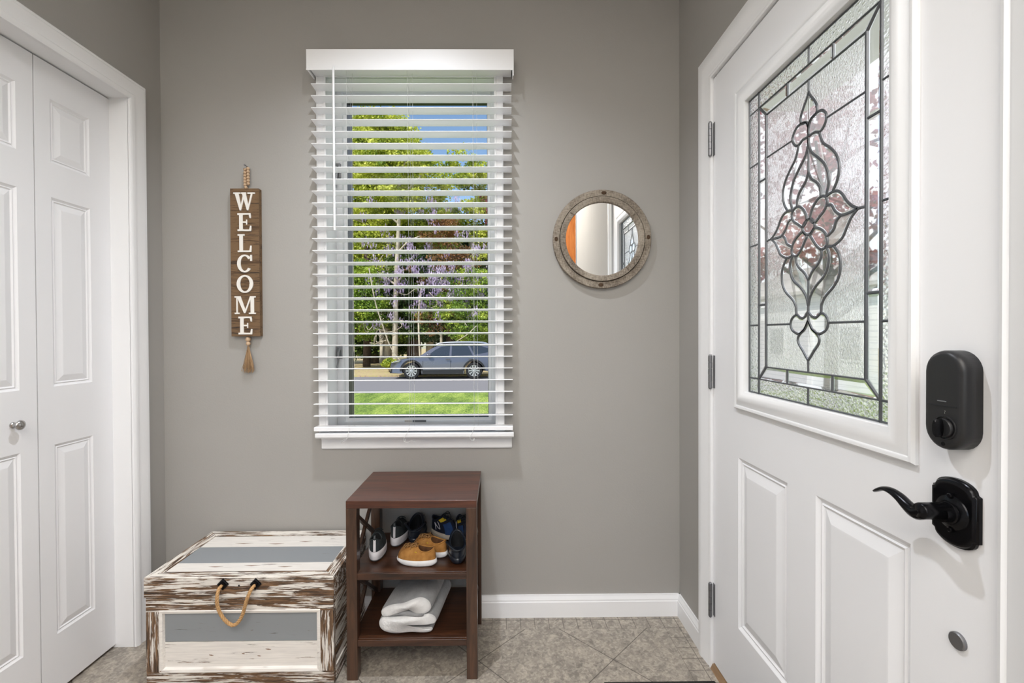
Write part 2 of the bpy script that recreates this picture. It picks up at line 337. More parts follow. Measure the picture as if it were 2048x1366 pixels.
# ---------------------------------------------------------------- entry door (door_1)
door = thing('door_1', 'white six-foot-eight entry door with a leaded glass window and two raised panels', 'door', (.73, 1.57, .02), kind='structure')
DY0, DY1, DZ0, DZ1 = .660, 1.569, .024, 2.033
GR = (.849, 1.357, .987, 1.850)     # glass daylight opening
P1, P2 = (1.161, 1.405, .247, .779), (.807, 1.055, .247, .785)
def slab(mb, face_fn, y0, y1, z0, z1, holes, depth):
    ys = sorted(set([y0,y1]+[h[0] for h in holes]+[h[1] for h in holes])); zs = sorted(set([z0,z1]+[h[2] for h in holes]+[h[3] for h in holes]))
    for i in range(len(ys)-1):
        for j in range(len(zs)-1):
            cy, cz = (ys[i]+ys[i+1])/2, (zs[j]+zs[j+1])/2
            if any(h[0] < cy < h[1] and h[2] < cz < h[3] for h in holes): continue
            mb.add([face_fn(ys[i],zs[j],0), face_fn(ys[i+1],zs[j],0), face_fn(ys[i+1],zs[j+1],0), face_fn(ys[i],zs[j+1],0)], [(0,1,2,3)])
    # edges and back
    c = [(y0,z0),(y1,z0),(y1,z1),(y0,z1)]
    mb.rings([[face_fn(a,b,0) for a,b in c],[face_fn(a,b,-depth) for a,b in c]], True, False, False)
GH = (GR[0]-.02, GR[1]+.03, GR[2]-.03, GR[3]+.03)     # cut-out in the slab, hidden by the frame
DH = [GH, P1, P2]
mb = MB(); slab(mb, fd, DY0, DY1, DZ0, DZ1, DH, .044)
slab(mb, lambda a,b,h: fd(a,b,-.044-h), DY0, DY1, DZ0, DZ1, DH, 0)
c = GH; mb.rings([[fd(a,b,0) for a,b in [(c[0],c[2]),(c[1],c[2]),(c[1],c[3]),(c[0],c[3])]],[fd(a,b,-.044) for a,b in [(c[0],c[2]),(c[1],c[2]),(c[1],c[3]),(c[0],c[3])]]], True, False, False)
PP = [(0,0),(-.003,-.002),(-.009,-.007),(-.013,-.0075),(-.016,-.004),(-.019,-.0065),(-.022,-.008),(-.048,-.001),(-.051,-.0008)]
for r in (P1, P2):
    mb.frame(fd, r, PP); q = (r[0]+.051, r[1]-.051, r[2]+.051, r[3]-.051); h = -.0008
    mb.add([fd(q[0],q[2],h), fd(q[1],q[2],h), fd(q[1],q[3],h), fd(q[0],q[3],h)], [(0,1,2,3)])
    mb.box(XR+.03, XR+.044, r[0], r[1], r[2], r[3])
build('panelled_slab', mb, door_m, door, weld=True)
GP = [(.057,-.001),(.057,.006),(.053,.011),(.048,.011),(.044,.008),(.040,.009),(.030,.015),(.018,.016),(.010,.013),(.006,.009),(.002,.008),(0,.006),(0,-.012)]
build('glass_frame', MB().frame(fd, GR, GP), white_m, door, smooth=True)
# leaded glass
gx = .738; fg = lambda a,b,h: (gx-h, 1.094-a, 1.4175+b)
IR = (-.175,.175,-.350,.350); OR_ = (-.211,.211,-.387,.387); ER = (-.263,.245,-.430,.432)
C = {
'tear_top':[(0,.3215),(.0060,.3096),(.0200,.2911),(.0288,.2745),(.0272,.2580),(.0101,.2534),(.0021,.2454),(0,.2305)],
'bud':[(.0008,.2211),(.0012,.2395),(.0101,.2534),(.0272,.2580),(.0438,.2565),(.0583,.2429),(.0599,.2278),(.0504,.2143),(.0373,.2099),(.0206,.2162),(.0050,.2159)],
'flO':[(.0373,.2099),(.0407,.1982),(.0505,.1783),(.0695,.1615),(.0879,.1410),(.0983,.1197),(.0999,.0999),(.0941,.0782),(.0806,.0588)],
'flI':[(.0008,.2115),(.0010,.1967),(.0104,.1739),(.0342,.1508),(.0538,.1298),(.0666,.1029),(.0682,.0802),(.0602,.0560)],
'flC':[(0,.1295),(.0105,.1107),(.0310,.0935),(.0410,.0777),(.0427,.0590)],
'petT':[(.0057,.0166),(.0140,.0393),(.0304,.0547),(.0463,.0588),(.0587,.0529),(.0633,.0408),(.0557,.0257),(.0401,.0146),(.0208,.0039)],
'leafU':[(.0602,.0542),(.0767,.0581),(.0941,.0559),(.1096,.0439),(.1220,.0260),(.1380,.0104),(.1534,.0016)],
'leafM':[(.0624,.0336),(.0768,.0295),(.0885,.0126),(.1056,.0004),(.1274,-.0008),(.1534,.0016)],
'leafV':[(.1056,.0004),(.0915,-.0090),(.0828,-.0259),(.0625,-.0369)],
'leafL':[(.1534,.0016),(.1354,-.0119),(.1222,-.0308),(.1086,-.0502),(.0830,-.0617),(.0596,-.0590)],
'petB':[(.0208,-.0084),(.0434,-.0169),(.0589,-.0312),(.0636,-.0473),(.0590,-.0593),(.0435,-.0629),(.0275,-.0510),(.0109,-.0298),(.0068,-.0221)],
'boC':[(.0451,-.0630),(.0451,-.0785),(.0341,-.0943),(.0145,-.1093),(0,-.1281)],
'boI':[(.0600,-.0590),(.0697,-.0784),(.0683,-.0996),(.0562,-.1237),(.0277,-.1445),(.0079,-.1674),(.0010,-.1898)],
'boO':[(.0830,-.0617),(.0974,-.0791),(.1045,-.0989),(.1018,-.1275),(.0862,-.1507),(.0594,-.1717),(.0470,-.1881),(.0455,-.1961),(.0442,-.2100)],
'heart':[(.0010,-.2045),(.0127,-.2159),(.0269,-.2189),(.0442,-.2100),(.0609,-.2178),(.0675,-.2319),(.0610,-.2480),(.0409,-.2573),(.0270,-.2549),(.0128,-.2452),(.0010,-.2259)],
'tear_bot':[(0,-.2254),(.0128,-.2452),(.0270,-.2549),(.0380,-.2669),(.0358,-.2812),(.0201,-.2985),(.0075,-.3137),(0,-.3212)]}
CS = {k: [(p.x, p.y) for p in crom([(a,b,0) for a,b in v], 5, k in ('bud','petT','petB'))] for k, v in C.items()}
mir = lambda P: [(-a,b) for a,b in P]
def rev(k): return CS[k][::-1]
def seg(k, i, j):           # between control points
    s_ = CS[k]; return s_[i*5:j*5+1] if i < j else s_[j*5:i*5+1][::-1]
ell = [(.0215*cos(t), -.0005+.0185*sin(t)) for t in np.linspace(0, 2*pi, 25)[:-1]]
pieces = [('tb', CS['tear_top']+mir(rev('tear_top'))[1:-1], 0), ('tb', CS['tear_bot']+mir(rev('tear_bot'))[1:-1], 0),
          ('e', ell, 0), ('bud', CS['bud'], 1), ('petT', CS['petT'], 1), ('petB', CS['petB'], 1),
          ('flO', CS['flO']+rev('flI')+seg('bud',10,8), 1), ('flI', seg('flI',1,7)+rev('flC'), 1),
          ('dT', CS['flC']+seg('petT',3,0)+mir(seg('petT',0,3))+mir(rev('flC')), 0),
          ('lU', CS['leafU']+rev('leafM')+seg('petT',5,4), 1), ('lM', seg('leafM',0,3)+CS['leafV']+seg('petB',2,0)+seg('petT',8,5), 1),
          ('lL', CS['leafV']+rev('leafL')[0:]+rev('leafM')[0:15] if 0 else seg('leafM',3,5)+CS['leafL']+seg('petB',4,3)+rev('leafV'), 1),
          ('bC', CS['boC']+mir(rev('boC'))+mir(seg('petB',5,8))+[(0,-.022)]+seg('petB',8,5), 0),
          ('bI', CS['boC']+[(0,-.1898)]+rev('boI')+seg('petB',4,5), 1),
          ('bO', CS['boO']+seg('heart',3,0)+rev('boI'), 1), ('h', CS['heart'], 1)]
def clean(P):
    out = []
    for p in P:
        if not out or (abs(p[0]-out[-1][0])+abs(p[1]-out[-1][1])) > 5e-4: out.append(p)
    while len(out) > 3 and abs(out[0][0]-out[-1][0])+abs(out[0][1]-out[-1][1]) < 5e-4: out.pop()
    return out
def inset(P, d):
    n = len(P); A = sum(P[i][0]*P[(i+1)%n][1]-P[(i+1)%n][0]*P[i][1] for i in range(n)); sg = 1 if A > 0 else -1; out = []
    for i in range(n):
        a, b, c_ = P[i-1], P[i], P[(i+1)%n]
        n1 = Vector((-(b[1]-a[1]), b[0]-a[0])); n2 = Vector((-(c_[1]-b[1]), c_[0]-b[0]))
        n1 = n1.normalized() if n1.length else n2.normalized(); n2 = n2.normalized() if n2.length else n1
        k = (n1+n2); k = k.normalized() if k.length > 1e-6 else n1; s_ = min(1.6, 1/max(.4, k.dot(n1)))
        out.append((b[0]+sg*k.x*d*s_, b[1]+sg*k.y*d*s_))
    return out
BV = MB()
def bevel_piece(P, d=.0055, h=.003):
    P = clean(P); Q = inset(P, d)
    BV.rings([[fg(a,b,-.001) for a,b in P],[fg(a,b,0.0) for a,b in P],[fg(a,b,h) for a,b in Q]])
for k, P, mi in pieces:
    bevel_piece(P)
    if mi: bevel_piece(mir(P))
# ring of clear bevels between the two rectangles
ia, ib, oa, ob = IR[1], IR[3], OR_[1], OR_[3]
tx = [-.081, .081]
for sgn in (1, -1):
    tops = [(-ia,-oa), (tx[0],tx[0]), (tx[1],tx[1]), (ia,oa)]
    for (i0,o0),(i1,o1) in zip(tops, tops[1:]): bevel_piece([(i0,sgn*ib),(i1,sgn*ib),(o1,sgn*ob),(o0,sgn*ob)], .008)
    sides = [(-ib,-ob), (-.1755,-.1755), (.1755,.1755), (ib,ob)]
    for (i0,o0),(i1,o1) in zip(sides, sides[1:]): bevel_piece([(sgn*ia,i0),(sgn*ia,i1),(sgn*oa,o1),(sgn*oa,o0)], .008)
build('bevelled_glass', BV, bev_m, door)
# textured centre plate with the motif cut out
def plate(outer, hole, h0, h1, name, mat_):
    bm = bmesh.new(); loops = []
    for P in (outer, hole):
        vs = [bm.verts.new(fg(a,b,h1)) for a,b in P]; loops += [bm.edges.new((vs[i], vs[(i+1)%len(vs)])) for i in range(len(vs))]
    bmesh.ops.triangle_fill(bm, edges=loops, use_beauty=True); 
    r = bmesh.ops.extrude_face_region(bm, geom=list(bm.faces)); nv = [g for g in r['geom'] if isinstance(g, bmesh.types.BMVert)]
    for v in nv: v.co.x += (h1-h0)
    bmesh.ops.recalc_face_normals(bm, faces=bm.faces)
    me = bpy.data.meshes.new(name); b = BASE[door.name]; bmesh.ops.translate(bm, verts=bm.verts, vec=(-b[0],-b[1],-b[2])); bm.to_mesh(me); bm.free()
    me.materials.append(mat_); o = bpy.data.objects.new(name, me); COL.objects.link(o); o.parent = door; return o
ri = (seg('tear_top',0,4)[:-2]+seg('bud',3,8)+CS['flO']+seg('leafU',1,6)+CS['leafL'][:21]+CS['boO']+seg('heart',3,7)+seg('tear_bot',2,7))
ri = clean(ri); hole = ri+[(-a,b) for a,b in ri[::-1] if abs(a) > 1e-4]; hole = clean(hole)
plate([(-ia,-ib),(ia,-ib),(ia,ib),(-ia,ib)], hole, -.001, .0015, 'textured_glass', rain_m)
mb = MB(); 
for (a0,a1,b0,b1) in ((ER[0]-.02,-oa,ER[2]-.02,ER[3]+.02),(oa,ER[1]+.006,ER[2]-.02,ER[3]+.02),(-oa,oa,ER[2]-.02,-ob),(-oa,oa,ob,ER[3]+.02)): mb.box(gx-.0015, gx+.001, 1.094-a1, 1.094-a0, 1.4175+b0, 1.4175+b1)
build('border_glass', mb, ham_m, door)
LM = MB()
def came(P, r=.0026, closed=False): LM.tube([fg(a,b,.0025) for a,b in P], r*1.3, 6, closed, .75, up=(1,0,0))
def line(a0,b0,a1,b1,r=.0024): came([(a0,b0),(a1,b1)], r)
for k in CS:
    for P in (CS[k], mir(CS[k])): came(P, .0026, k in ('bud','petT','petB'))
came(ell, .0026, True)
line(0,.3215,0,ib); line(0,-.3212,0,-ib); line(0,.212,0,.1295); line(0,-.1281,0,-.2254)
for s_ in (1,-1): line(s_*.1534,.0016,s_*ia,0); line(s_*.060,.2315,s_*ia,.2315,.002); line(s_*.0675,-.2325,s_*ia,-.2325,.002)
for A,B,r in ((ia,ib,.0035),(oa,ob,.0032)):
    came([(-A,-B),(A,-B),(A,B),(-A,B)], r, True)
for sx in (1,-1):
    for sz in (1,-1): line(sx*ia,sz*ib,sx*oa,sz*ob,.003); line(sx*ia,sz*.1755,sx*oa,sz*.1755)
    line(sx*.081,ib,sx*.081,ob); line(sx*.081,-ib,sx*.081,-ob)
line(0,ob,0,ER[3]); line(0,-ob,0,ER[2])
for a in (-oa, oa): line(a,ER[2],a,ER[3],.003)
for e, o_ in ((ER[0],-oa),(ER[1],oa)):
    for b in (-ob,-.2325,0,.2325,ob): line(o_,b,e,b,.002)
came([(ER[0]+.002,ER[2]+.002),(ER[1]-.002,ER[2]+.002),(ER[1]-.002,ER[3]-.002),(ER[0]+.002,ER[3]-.002)], .003, True)
build('lead_came', LM, lead_m, door, smooth=True)
# hinges
def hinge(z):
    h = MB(); x, y = XR-.0145, 1.566
    for k in range(5): h.lathe([(.0065,z+k*.0224+.0006),(.0065,z+(k+1)*.0224-.0006)], (x,y,0), 'z', 12)
    h.lathe([(.003,z-.002),(.003,z+.114)], (x,y,0), 'z', 8); h.lathe([(.004,z-.004),(.0055,z)], (x,y,0), 'z', 10); h.lathe([(.0055,z+.112),(.004,z+.116)], (x,y,0), 'z', 10)
    h.box(XR-.0025, XR-.0005, 1.558, 1.5765, z, z+.112)
    build('hinge', h, hinge_m, door, smooth=True)
for z in (1.770, .974, .186): hinge(z)
# smart lock
ly, lz, lr = .7175, 1.0555, .0325
def stadium(r, hz, n=14): return [(r*cos(t), hz+r*sin(t)) for t in np.linspace(0, pi, n)]+[(r*cos(t), -hz+r*sin(t)) for t in np.linspace(pi, 2*pi, n)]
mb = MB(); hz = .0785-lr
prof = [(0,0),(0,.024),(.0012,.0275),(.0035,.0302),(.0065,.0312),(.010,.0315)]
mb.rings([[fd(ly+a*(lr-d)/lr, lz+b*((hz+lr-d)/(hz+lr)), h) for a,b in stadium(lr,hz)] for d,h in prof])
lock = build('smart_lock', mb, black_m, door, smooth='all'); lock['label'] = 'matte black rounded electronic deadbolt cover with thumb turn'
build('cover_seam', MB().box(XR-.0335, XR-.0322, ly-.0238, ly+.0238, 1.0462, 1.0470), dark_m, lock)
build('battery_slot', MB().box(XR-.0338, XR-.0322, ly-.007, ly+.007, 1.0530, 1.0545), grey_m, lock)
mb = MB().lathe([(.0001,.031),(.0168,.031),(.0175,.0335),(.0185,.0335),(.0190,.031),(.0190,.030),(.0001,.030)], fd(.7125,1.0125,0), '-x', 28)
mb.lathe([(.0150,.031),(.0150,.036),(.0140,.0375),(.0001,.0375)], fd(.7125,1.0125,0), '-x', 28)
tn = build('thumb_turn', mb, black_m, lock, smooth=True)
mb = MB(); mb.rings([[fd(.7125+a*.0042*s_, 1.0125+b*.0148*s_, h) for a,b in [(cos(t),sin(t)) for t in np.linspace(0,2*pi,17)[:-1]]] for s_,h in ((1,.036),(1,.046),(.8,.049))])
build('turn_grip', mb, iron_m, tn, smooth=True)
def text_part(txt, loc, size, rot, mat_, parent, ext=.0003, name='lettering', font_scale=(1,1,1)):
    cu = bpy.data.curves.new(name, 'FONT'); cu.body = txt; cu.size = size; cu.extrude = ext; cu.align_x = 'CENTER'; cu.align_y = 'CENTER'; cu.materials.append(mat_)
    o = bpy.data.objects.new(name, cu); COL.objects.link(o); o.parent = parent; b = BASE[parent.name]
    o.location = (loc[0]-b[0], loc[1]-b[1], loc[2]-b[2]); o.rotation_euler = rot; o.scale = font_scale; return o
text_part('?', fd(.7125,1.0365,.0316), .008, (pi/2,0,-pi/2), nickel_m, lock, name='printed_mark')
build('key_led', MB().lathe([(.0032,.030),(.0032,.0318),(.0001,.0318)], fd(.7155,.9865,0), '-x', 12), iron_m, lock)
# lever handle
lev = thing('lever_tmp', None, None, (0,0,0)); bpy.data.objects.remove(lev)
mb = MB(); cy, cz = .7225, .8745
def rose(sc, k=1.0):
    P = []; hw, hh, ah = .0375*sc, .0385*sc, .0165*sc
    for t in np.linspace(0, pi, 13): P.append((hw*.86*cos(t), hh+ah*sin(t)))
    P += [(-hw*.88, hh-.001), (-hw, hh-.003), (-hw, -hh+.003), (-hw*.88, -hh+.001)]
    for t in np.linspace(pi, 2*pi, 13): P.append((hw*.86*cos(t), -hh+ah*sin(t)))
    P += [(hw*.88, -hh+.001), (hw, -hh+.003), (hw, hh-.003), (hw*.88, hh-.001)]
    return P
mb.rings([[fd(cy+a, cz+b, h) for a,b in rose(sc)] for sc,h in ((1,0),(1,.005),(.95,.0065),(.93,.009),(.86,.0105),(.80,.0102))])
mb.lathe([(.028,.009),(.0265,.012),(.020,.0145),(.0175,.015)], fd(cy,cz,0), '-x', 32)
hs = build('lever_handle', mb, iron_m, door, smooth=True); hs['label'] = 'black bronze lever on an arched rose'
mb = MB().lathe([(.0175,.014),(.0170,.017),(.0150,.018),(.0145,.030)], fd(cy,cz,0), '-x', 28)
build('collar', mb, iron_m, hs, smooth=True)
mb = MB().lathe([(.0135,.018),(.0130,.060),(.0120,.063),(.0001,.0635)], fd(cy,cz+.003,0), '-x', 28)
LV = [(.7225,.8775,.0125,.0095),(.737,.8695,.0115,.0105),(.752,.874,.0095,.0095),(.768,.883,.0075,.009),(.785,.888,.0055,.0085),(.800,.887,.0040,.0080),(.812,.881,.0032,.0070),(.820,.876,.0022,.0045)]
cp = crom([(y,z,0) for y,z,_,_ in LV], 4); N_ = len(cp); rs = []
for i, p in enumerate(cp):
    u = i/(N_-1)*(len(LV)-1); j = min(int(u), len(LV)-2); f = u-j; th = LV[j][2]*(1-f)+LV[j+1][2]*f; wd = LV[j][3]*(1-f)+LV[j+1][3]*f
    d = (cp[min(i+1,N_-1)]-cp[max(i-1,0)]).normalized(); nn = Vector((-d.y, d.x))
    rs.append([fd(p.x+nn.x*th*sin(t), p.y+nn.y*th*sin(t), .054+wd*cos(t)) for t in np.linspace(0,2*pi,15)[:-1]])
mb.rings(rs); build('lever_arm', mb, iron_m, hs, smooth='all')
for dz in (.027, -.027):
    build('screw', MB().lathe([(.0042,.011),(.0042,.0145),(.003,.0155),(.0001,.0155)], fd(cy,cz+dz,0), '-x', 12), iron_m, hs, smooth=True)
pg = build('door_plug', MB().lathe([(.0135,0),(.0135,.004),(.012,.0055),(.0001,.006)], fd(.720,.6695,0), '-x', 28), hinge_m, door, smooth=True); pg['label'] = 'round grey metal disc low on the door'

# ---------------------------------------------------------------- closet bifold doors
cl = thing('door_2', 'white panelled bifold closet doors with a round knob', 'door', (-1.45, 1.1, .01), kind='structure')
CP = [(0,0),(-.004,-.003),(-.008,-.0055),(-.011,-.003),(-.015,-.006),(-.034,-.0012),(-.036,-.001)]
lw = .3135
for i in range(4):
    y1 = 1.7485-i*lw; y0 = y1-lw+.003; far = i % 2 == 0
    pa, pb = (y0+.05, y1-.121) if far else (y0+.121, y1-.051)
    H = [(pa,pb,1.722,1.925),(pa,pb,1.0,1.610),(pa,pb,.195,.812)]
    mb = MB(); slab(mb, fc, y0, y1, .012, 2.036, H, .035)
    for r in H:
        mb.frame(fc, r, CP); q = (r[0]+.036, r[1]-.036, r[2]+.036, r[3]-.036)
        mb.add([fc(q[0],q[2],-.001), fc(q[1],q[2],-.001), fc(q[1],q[3],-.001), fc(q[0],q[3],-.001)], [(0,1,2,3)])
    lf = build('door_leaf', mb, door_m, cl, weld=True)
    if i in (1, 2):
        ky = 1.362 if i == 1 else y0+.25-.17
        kb = MB().lathe([(.0085,0),(.0085,.004),(.0065,.006),(.0058,.014),(.0075,.018),(.0130,.0205),(.0145,.023),(.0140,.026),(.0125,.0275),(.0095,.0300),(.0050,.0320),(.0001,.0325)], fc(ky,.900,0), 'x', 28)
        build('knob', kb, nickel_m, lf, smooth=True)
br = build('pivot_bracket', MB().box(-1.440,-1.415,1.742,1.745,0,.012).box(-1.440,-1.405,1.735,1.75,0,.003), nickel_m, cl)

# ---------------------------------------------------------------- window
win = thing('window_1', 'white casement window with dark outer sash behind the open blind', 'window', (-.37, 1.98, .78), kind='structure')
wx0, wx1, wz0, wz1 = WO
fo = lambda a,b,h: (a, 1.98-h, b)
mb = MB().frame(fb, (wx0+.004, wx1-.004, wz0, wz1-.030), [(0,-.01),(0,.012),(.004,.013),(.008,.010),(.030,.010),(.031,.010)] if 0 else [(0,-.001),(0,.010),(.003,.012),(.008,.012),(.010,.009),(.033,.010),(.036,.014),(.0365,0)], True)
build('casing', mb, white_m, win, smooth=True)
mb = MB().box(wx0, wx0+.004, YB-.001, 1.985, wz0, wz1).box(wx1-.004, wx1, YB-.001, 1.985, wz0, wz1).box(wx0, wx1, YB-.001, 1.985, wz1-.03, wz1-.0)
build('jamb', mb, white_m, win)
mb = MB().frame(fo, (-.672,-.062,.800,2.190), [(.042,-.02),(.042,0),(.014,.002),(.012,-.004),(.012,-.014),(0,-.016),(0,-.028)])
build('frame', mb, frame_m, win, smooth=True)
mb = MB().frame(fo, (-.670,-.064,.802,2.188), [(.004,-.022),(.001,-.022),(0,-.026),(0,-.085),(.03,-.085)])
build('outer_sash', mb, dark_m, win)
build('pane', MB().box(-.672,-.062,2.004,2.006,.80,2.190), pane_m, win)
mb = MB().prism([(1.985,.765),(YB,.765),(1.815,.772),(1.812,.770),(1.812,.757),(1.816,.752),(YB-.006,.750),(YB-.006,.745),(1.985,.745)], lambda a,b,h: (h,a,b), -.744, .043)
build('stool', mb, white_m, win, bevel=.0015)
mb = MB().prism([(YB,.752),(YB-.014,.752),(YB-.016,.740),(YB-.012,.735),(YB-.012,.702),(YB-.008,.697),(YB,.697)], lambda a,b,h: (h,a,b), -.738, .036)
build('apron', mb, white_m, win)
for z in (1.06, 1.835):
    mb = MB().box(-.708,-.690,1.966,1.98,z,z+.06).tube([(-.699,1.966,z+.045),(-.700,1.955,z+.03),(-.702,1.958,z-.01),(-.708,1.96,z-.045)], [.006,.006,.004,.003], 8)
    build('sash_latch', mb, hinge_m, win, smooth=True)
lb = build('warning_label', MB().box(-.424,-.392,1.9765,1.978,.7835,.7935), letter_m, win)
build('label_panel', MB().box(-.390,-.332,1.9765,1.978,.7840,.7930), grey_m, win)
text_part('WARNING', (-.408,1.9762,.7884), .0068, (pi/2,0,0), dark_m, win)

# ---------------------------------------------------------------- blind
bl = thing('window_blind', 'white two-inch slatted blind hanging open in front of the window', 'window blind', (-.36, 1.845, .765))
bx0, bx1 = -.752, .040
mb = MB().prism([(bx0-.010,1.803),(bx0-.010,1.876),(bx0-.004,1.876),(bx0-.004,1.809),(bx1+.003,1.809),(bx1+.003,1.876),(bx1+.009,1.876),(bx1+.009,1.803)], lambda a,b,h: (a,b,h), 2.200, 2.279)
mb.box(bx0-.010, bx1+.009, 1.801, 1.804, 2.197, 2.203).box(bx1+.004, bx1+.009, 1.801, 1.806, 2.175, 2.2)
build('valance', mb, blind_m, bl, bevel=.001)
build('headrail', MB().box(bx0, bx1, 1.818, 1.872, 2.208, 2.262), blind_m, bl)
def slat_profile(yc, z): return [(yc-.025,z-.0004),(yc-.024,z+.0016),(yc,z+.0026),(yc+.024,z+.0016),(yc+.025,z-.0004),(yc+.024,z-.0014),(yc,z-.0006),(yc-.024,z-.0014)]
yc = 1.846; first = None; pitch = .04696
for k in range(29):
    if first is None:
        r = [(yc+(y-yc), z-(y-yc)*.085) for y, z in slat_profile(yc, 2.1525)]; mb = MB().rings([[(bx0,y,z) for y,z in r],[(bx1,y,z) for y,z in r]]); first = build('slat', mb, blind_m, bl, smooth=True)
    else:
        copy_part(first, bl, (0,0,-pitch*k))
build('bottom_rail', MB().prism([(1.823,.780),(1.823,.7925),(1.826,.7945),(1.866,.7945),(1.869,.7925),(1.869,.780),(1.866,.778),(1.826,.778)], lambda a,b,h: (h,a,b), bx0, bx1), blind_m, bl)
for x in (-.612, -.372, -.115):
    for dx in (0, ):
        mb = MB()
        for y in (1.8205, 1.8715): mb.tube([(x,y,2.21),(x+.002,y,1.5),(x,y,.79)], .00045, 5)
        for k in range(29): mb.tube([(x,1.8205,2.1520-pitch*k),(x,1.8715,2.1480-pitch*k)], .0004, 4)
        build('ladder_cord', mb, cord_m, bl)
        build('lift_cord', MB().tube([(x+.016,1.846,2.21),(x+.014,1.8475,1.5),(x+.015,1.846,.79)], .0005, 5), cord_m, bl)
cl1 = [(-.612,1.822,.79),(-.611,1.810,.775),(-.613,1.803,.757),(-.625,1.802,.742),(-.640,1.806,.736),(-.632,1.802,.745),(-.618,1.804,.755)]
cl2 = [(-.372,1.822,.79),(-.380,1.810,.772),(-.390,1.803,.755),(-.392,1.802,.743),(-.386,1.802,.739),(-.384,1.803,.75),(-.388,1.803,.74),(-.372,1.806,.738),(-.362,1.806,.744),(-.350,1.806,.740),(-.343,1.806,.744)]
cl3 = [(-.115,1.822,.79),(-.122,1.810,.772),(-.130,1.802,.758),(-.126,1.802,.746),(-.116,1.802,.742),(-.112,1.803,.752),(-.118,1.803,.744),(-.104,1.806,.745)]
for P in (cl1, cl2, cl3): build('cord_end', MB().tube(crom(P, 5), .0009, 5), cord_m, bl)
mb = MB().tube([(-.654,1.797,2.205),(-.654,1.797,1.572)], .0042, 10); mb.tube([(-.654,1.815,2.212),(-.654,1.800,2.212),(-.654,1.797,2.200)], .0018, 8)
build('tilt_wand', mb, blind_m, bl, smooth=True)

# ---------------------------------------------------------------- welcome sign
sg = thing('welcome_sign', 'tall narrow brown wooden board with white stacked letters, beads and a jute tassel', 'wall sign', (-1.036, 1.865, 1.158))
build('board', MB().box(-1.0925,-.9775,1.853,1.8755,1.158,1.753), sign_m, sg, bevel=.0012)
def lbox(x0,x1,y0,y1): return [(x0,y0),(x1,y0),(x1,y1),(x0,y1)]
def letter(ch):
    if ch == 'E': return .80, [lbox(.0,.38,0,.10),lbox(.0,.38,.90,1),lbox(.10,.30,0,1),lbox(.10,.80,0,.09),lbox(.10,.78,.91,1),lbox(.2,.55,.46,.54),[(.80,0),(.80,.30),(.73,.30),(.68,.09),(.6,.0)],[(.78,1),(.78,.72),(.71,.72),(.66,.91),(.6,1)],lbox(.50,.56,.36,.64)]
    if ch == 'L': return .80, [lbox(0,.40,0,.09),lbox(0,.40,.91,1),lbox(.10,.30,0,1),lbox(.1,.80,0,.09),[(.80,0),(.80,.36),(.73,.36),(.68,.09),(.6,0)]]
    if ch == 'W': return 1.25, [lbox(0,.42,.92,1),lbox(.82,1.25,.92,1),[(.08,.95),(.30,.95),(.48,.12),(.42,0),(.36,0)],[(.36,0),(.44,0),(.68,.95),(.58,.95)],[(.50,.95),(.72,.95),(.90,.12),(.85,0),(.78,0)],[(.78,0),(.86,0),(1.12,.95),(1.02,.95)],lbox(.46,.74,.92,1)]
    if ch == 'M': return 1.22, [lbox(0,.28,0,.08),lbox(.82,1.22,0,.08),lbox(0,.26,.92,1),lbox(.96,1.22,.92,1),lbox(.10,.18,0,1),lbox(.92,1.12,0,1),[(.12,1),(.34,1),(.66,.12),(.60,.05),(.54,.05)],[(.54,.05),(.62,.05),(1.0,1),(.90,1)]]
    if ch in 'OC':
        quads = []; n = 40; w_ = .95 if ch == 'O' else .88
        for i in range(n):
            a0, a1 = 2*pi*i/n, 2*pi*(i+1)/n
            if ch == 'C' and (a1 < pi*.22 or a0 > 2*pi-pi*.22): continue
            quads.append([(w_/2+r*w_*cos(a) if 0 else w_/2+(w_/2 if r else w_/2-.20)*cos(a), .5+(.5 if r else .41)*sin(a)) for a, r in ((a0,1),(a1,1),(a1,0),(a0,0))])
        if ch == 'C': quads += [lbox(.76,.86,.64,.98)]
        return w_, quads
tops = [377, 425.5, 467, 508, 549, 591, 632]; zt = [1.736, 1.653, 1.569, 1.487, 1.405, 1.320, 1.238]
for ch, z in zip('WELCOME', zt):
    w_, polys = letter(ch); hgt = .072; cxl = -1.0345; mb = MB(); h0 = 0
    for q, P in enumerate(polys):
        mb.prism([(cxl+(a-w_/2)*hgt*(.96), z-hgt+b*hgt) for a,b in P], lambda a,b,h: (a, 1.853-h, b), -.0003, .0032+.00004*q)
    build('letter', mb, letter_m, sg)
mb = MB()
for i in range(7):
    s_ = 1 if i % 2 else -1
    if i < 6:
        for sx in (-1,1): build('bead', MB().sphere((-1.030+sx*.0063, 1.862, 1.770+i*.0122+(.004 if sx > 0 else 0)), .0066, 12), bead_m, sg, smooth=True)
build('bead', MB().sphere((-1.033, 1.862, 1.7585), .0068, 12), bead_m, sg, smooth=True)
build('hanging_nail', MB().lathe([(.0015,-.03),(.0015,.0),(.004,.0),(.004,.002),(.0001,.002)], (-1.030,1.850,1.845), '-y', 10), hinge_m, sg)
build('string', MB().tube([(-1.030,1.863,1.845),(-1.036,1.862,1.80),(-1.033,1.862,1.75)], .001, 5), jute_m, sg)
build('bead', MB().sphere((-1.0305,1.862,1.146), .0102, 14), bead_m, sg, smooth=True)
build('bead', MB().sphere((-1.0300,1.862,1.1285), .0088, 14), bead_m, sg, smooth=True)
mb = MB(); mb.tube([(-1.030,1.862,1.158),(-1.030,1.862,1.11)], .0012, 6)
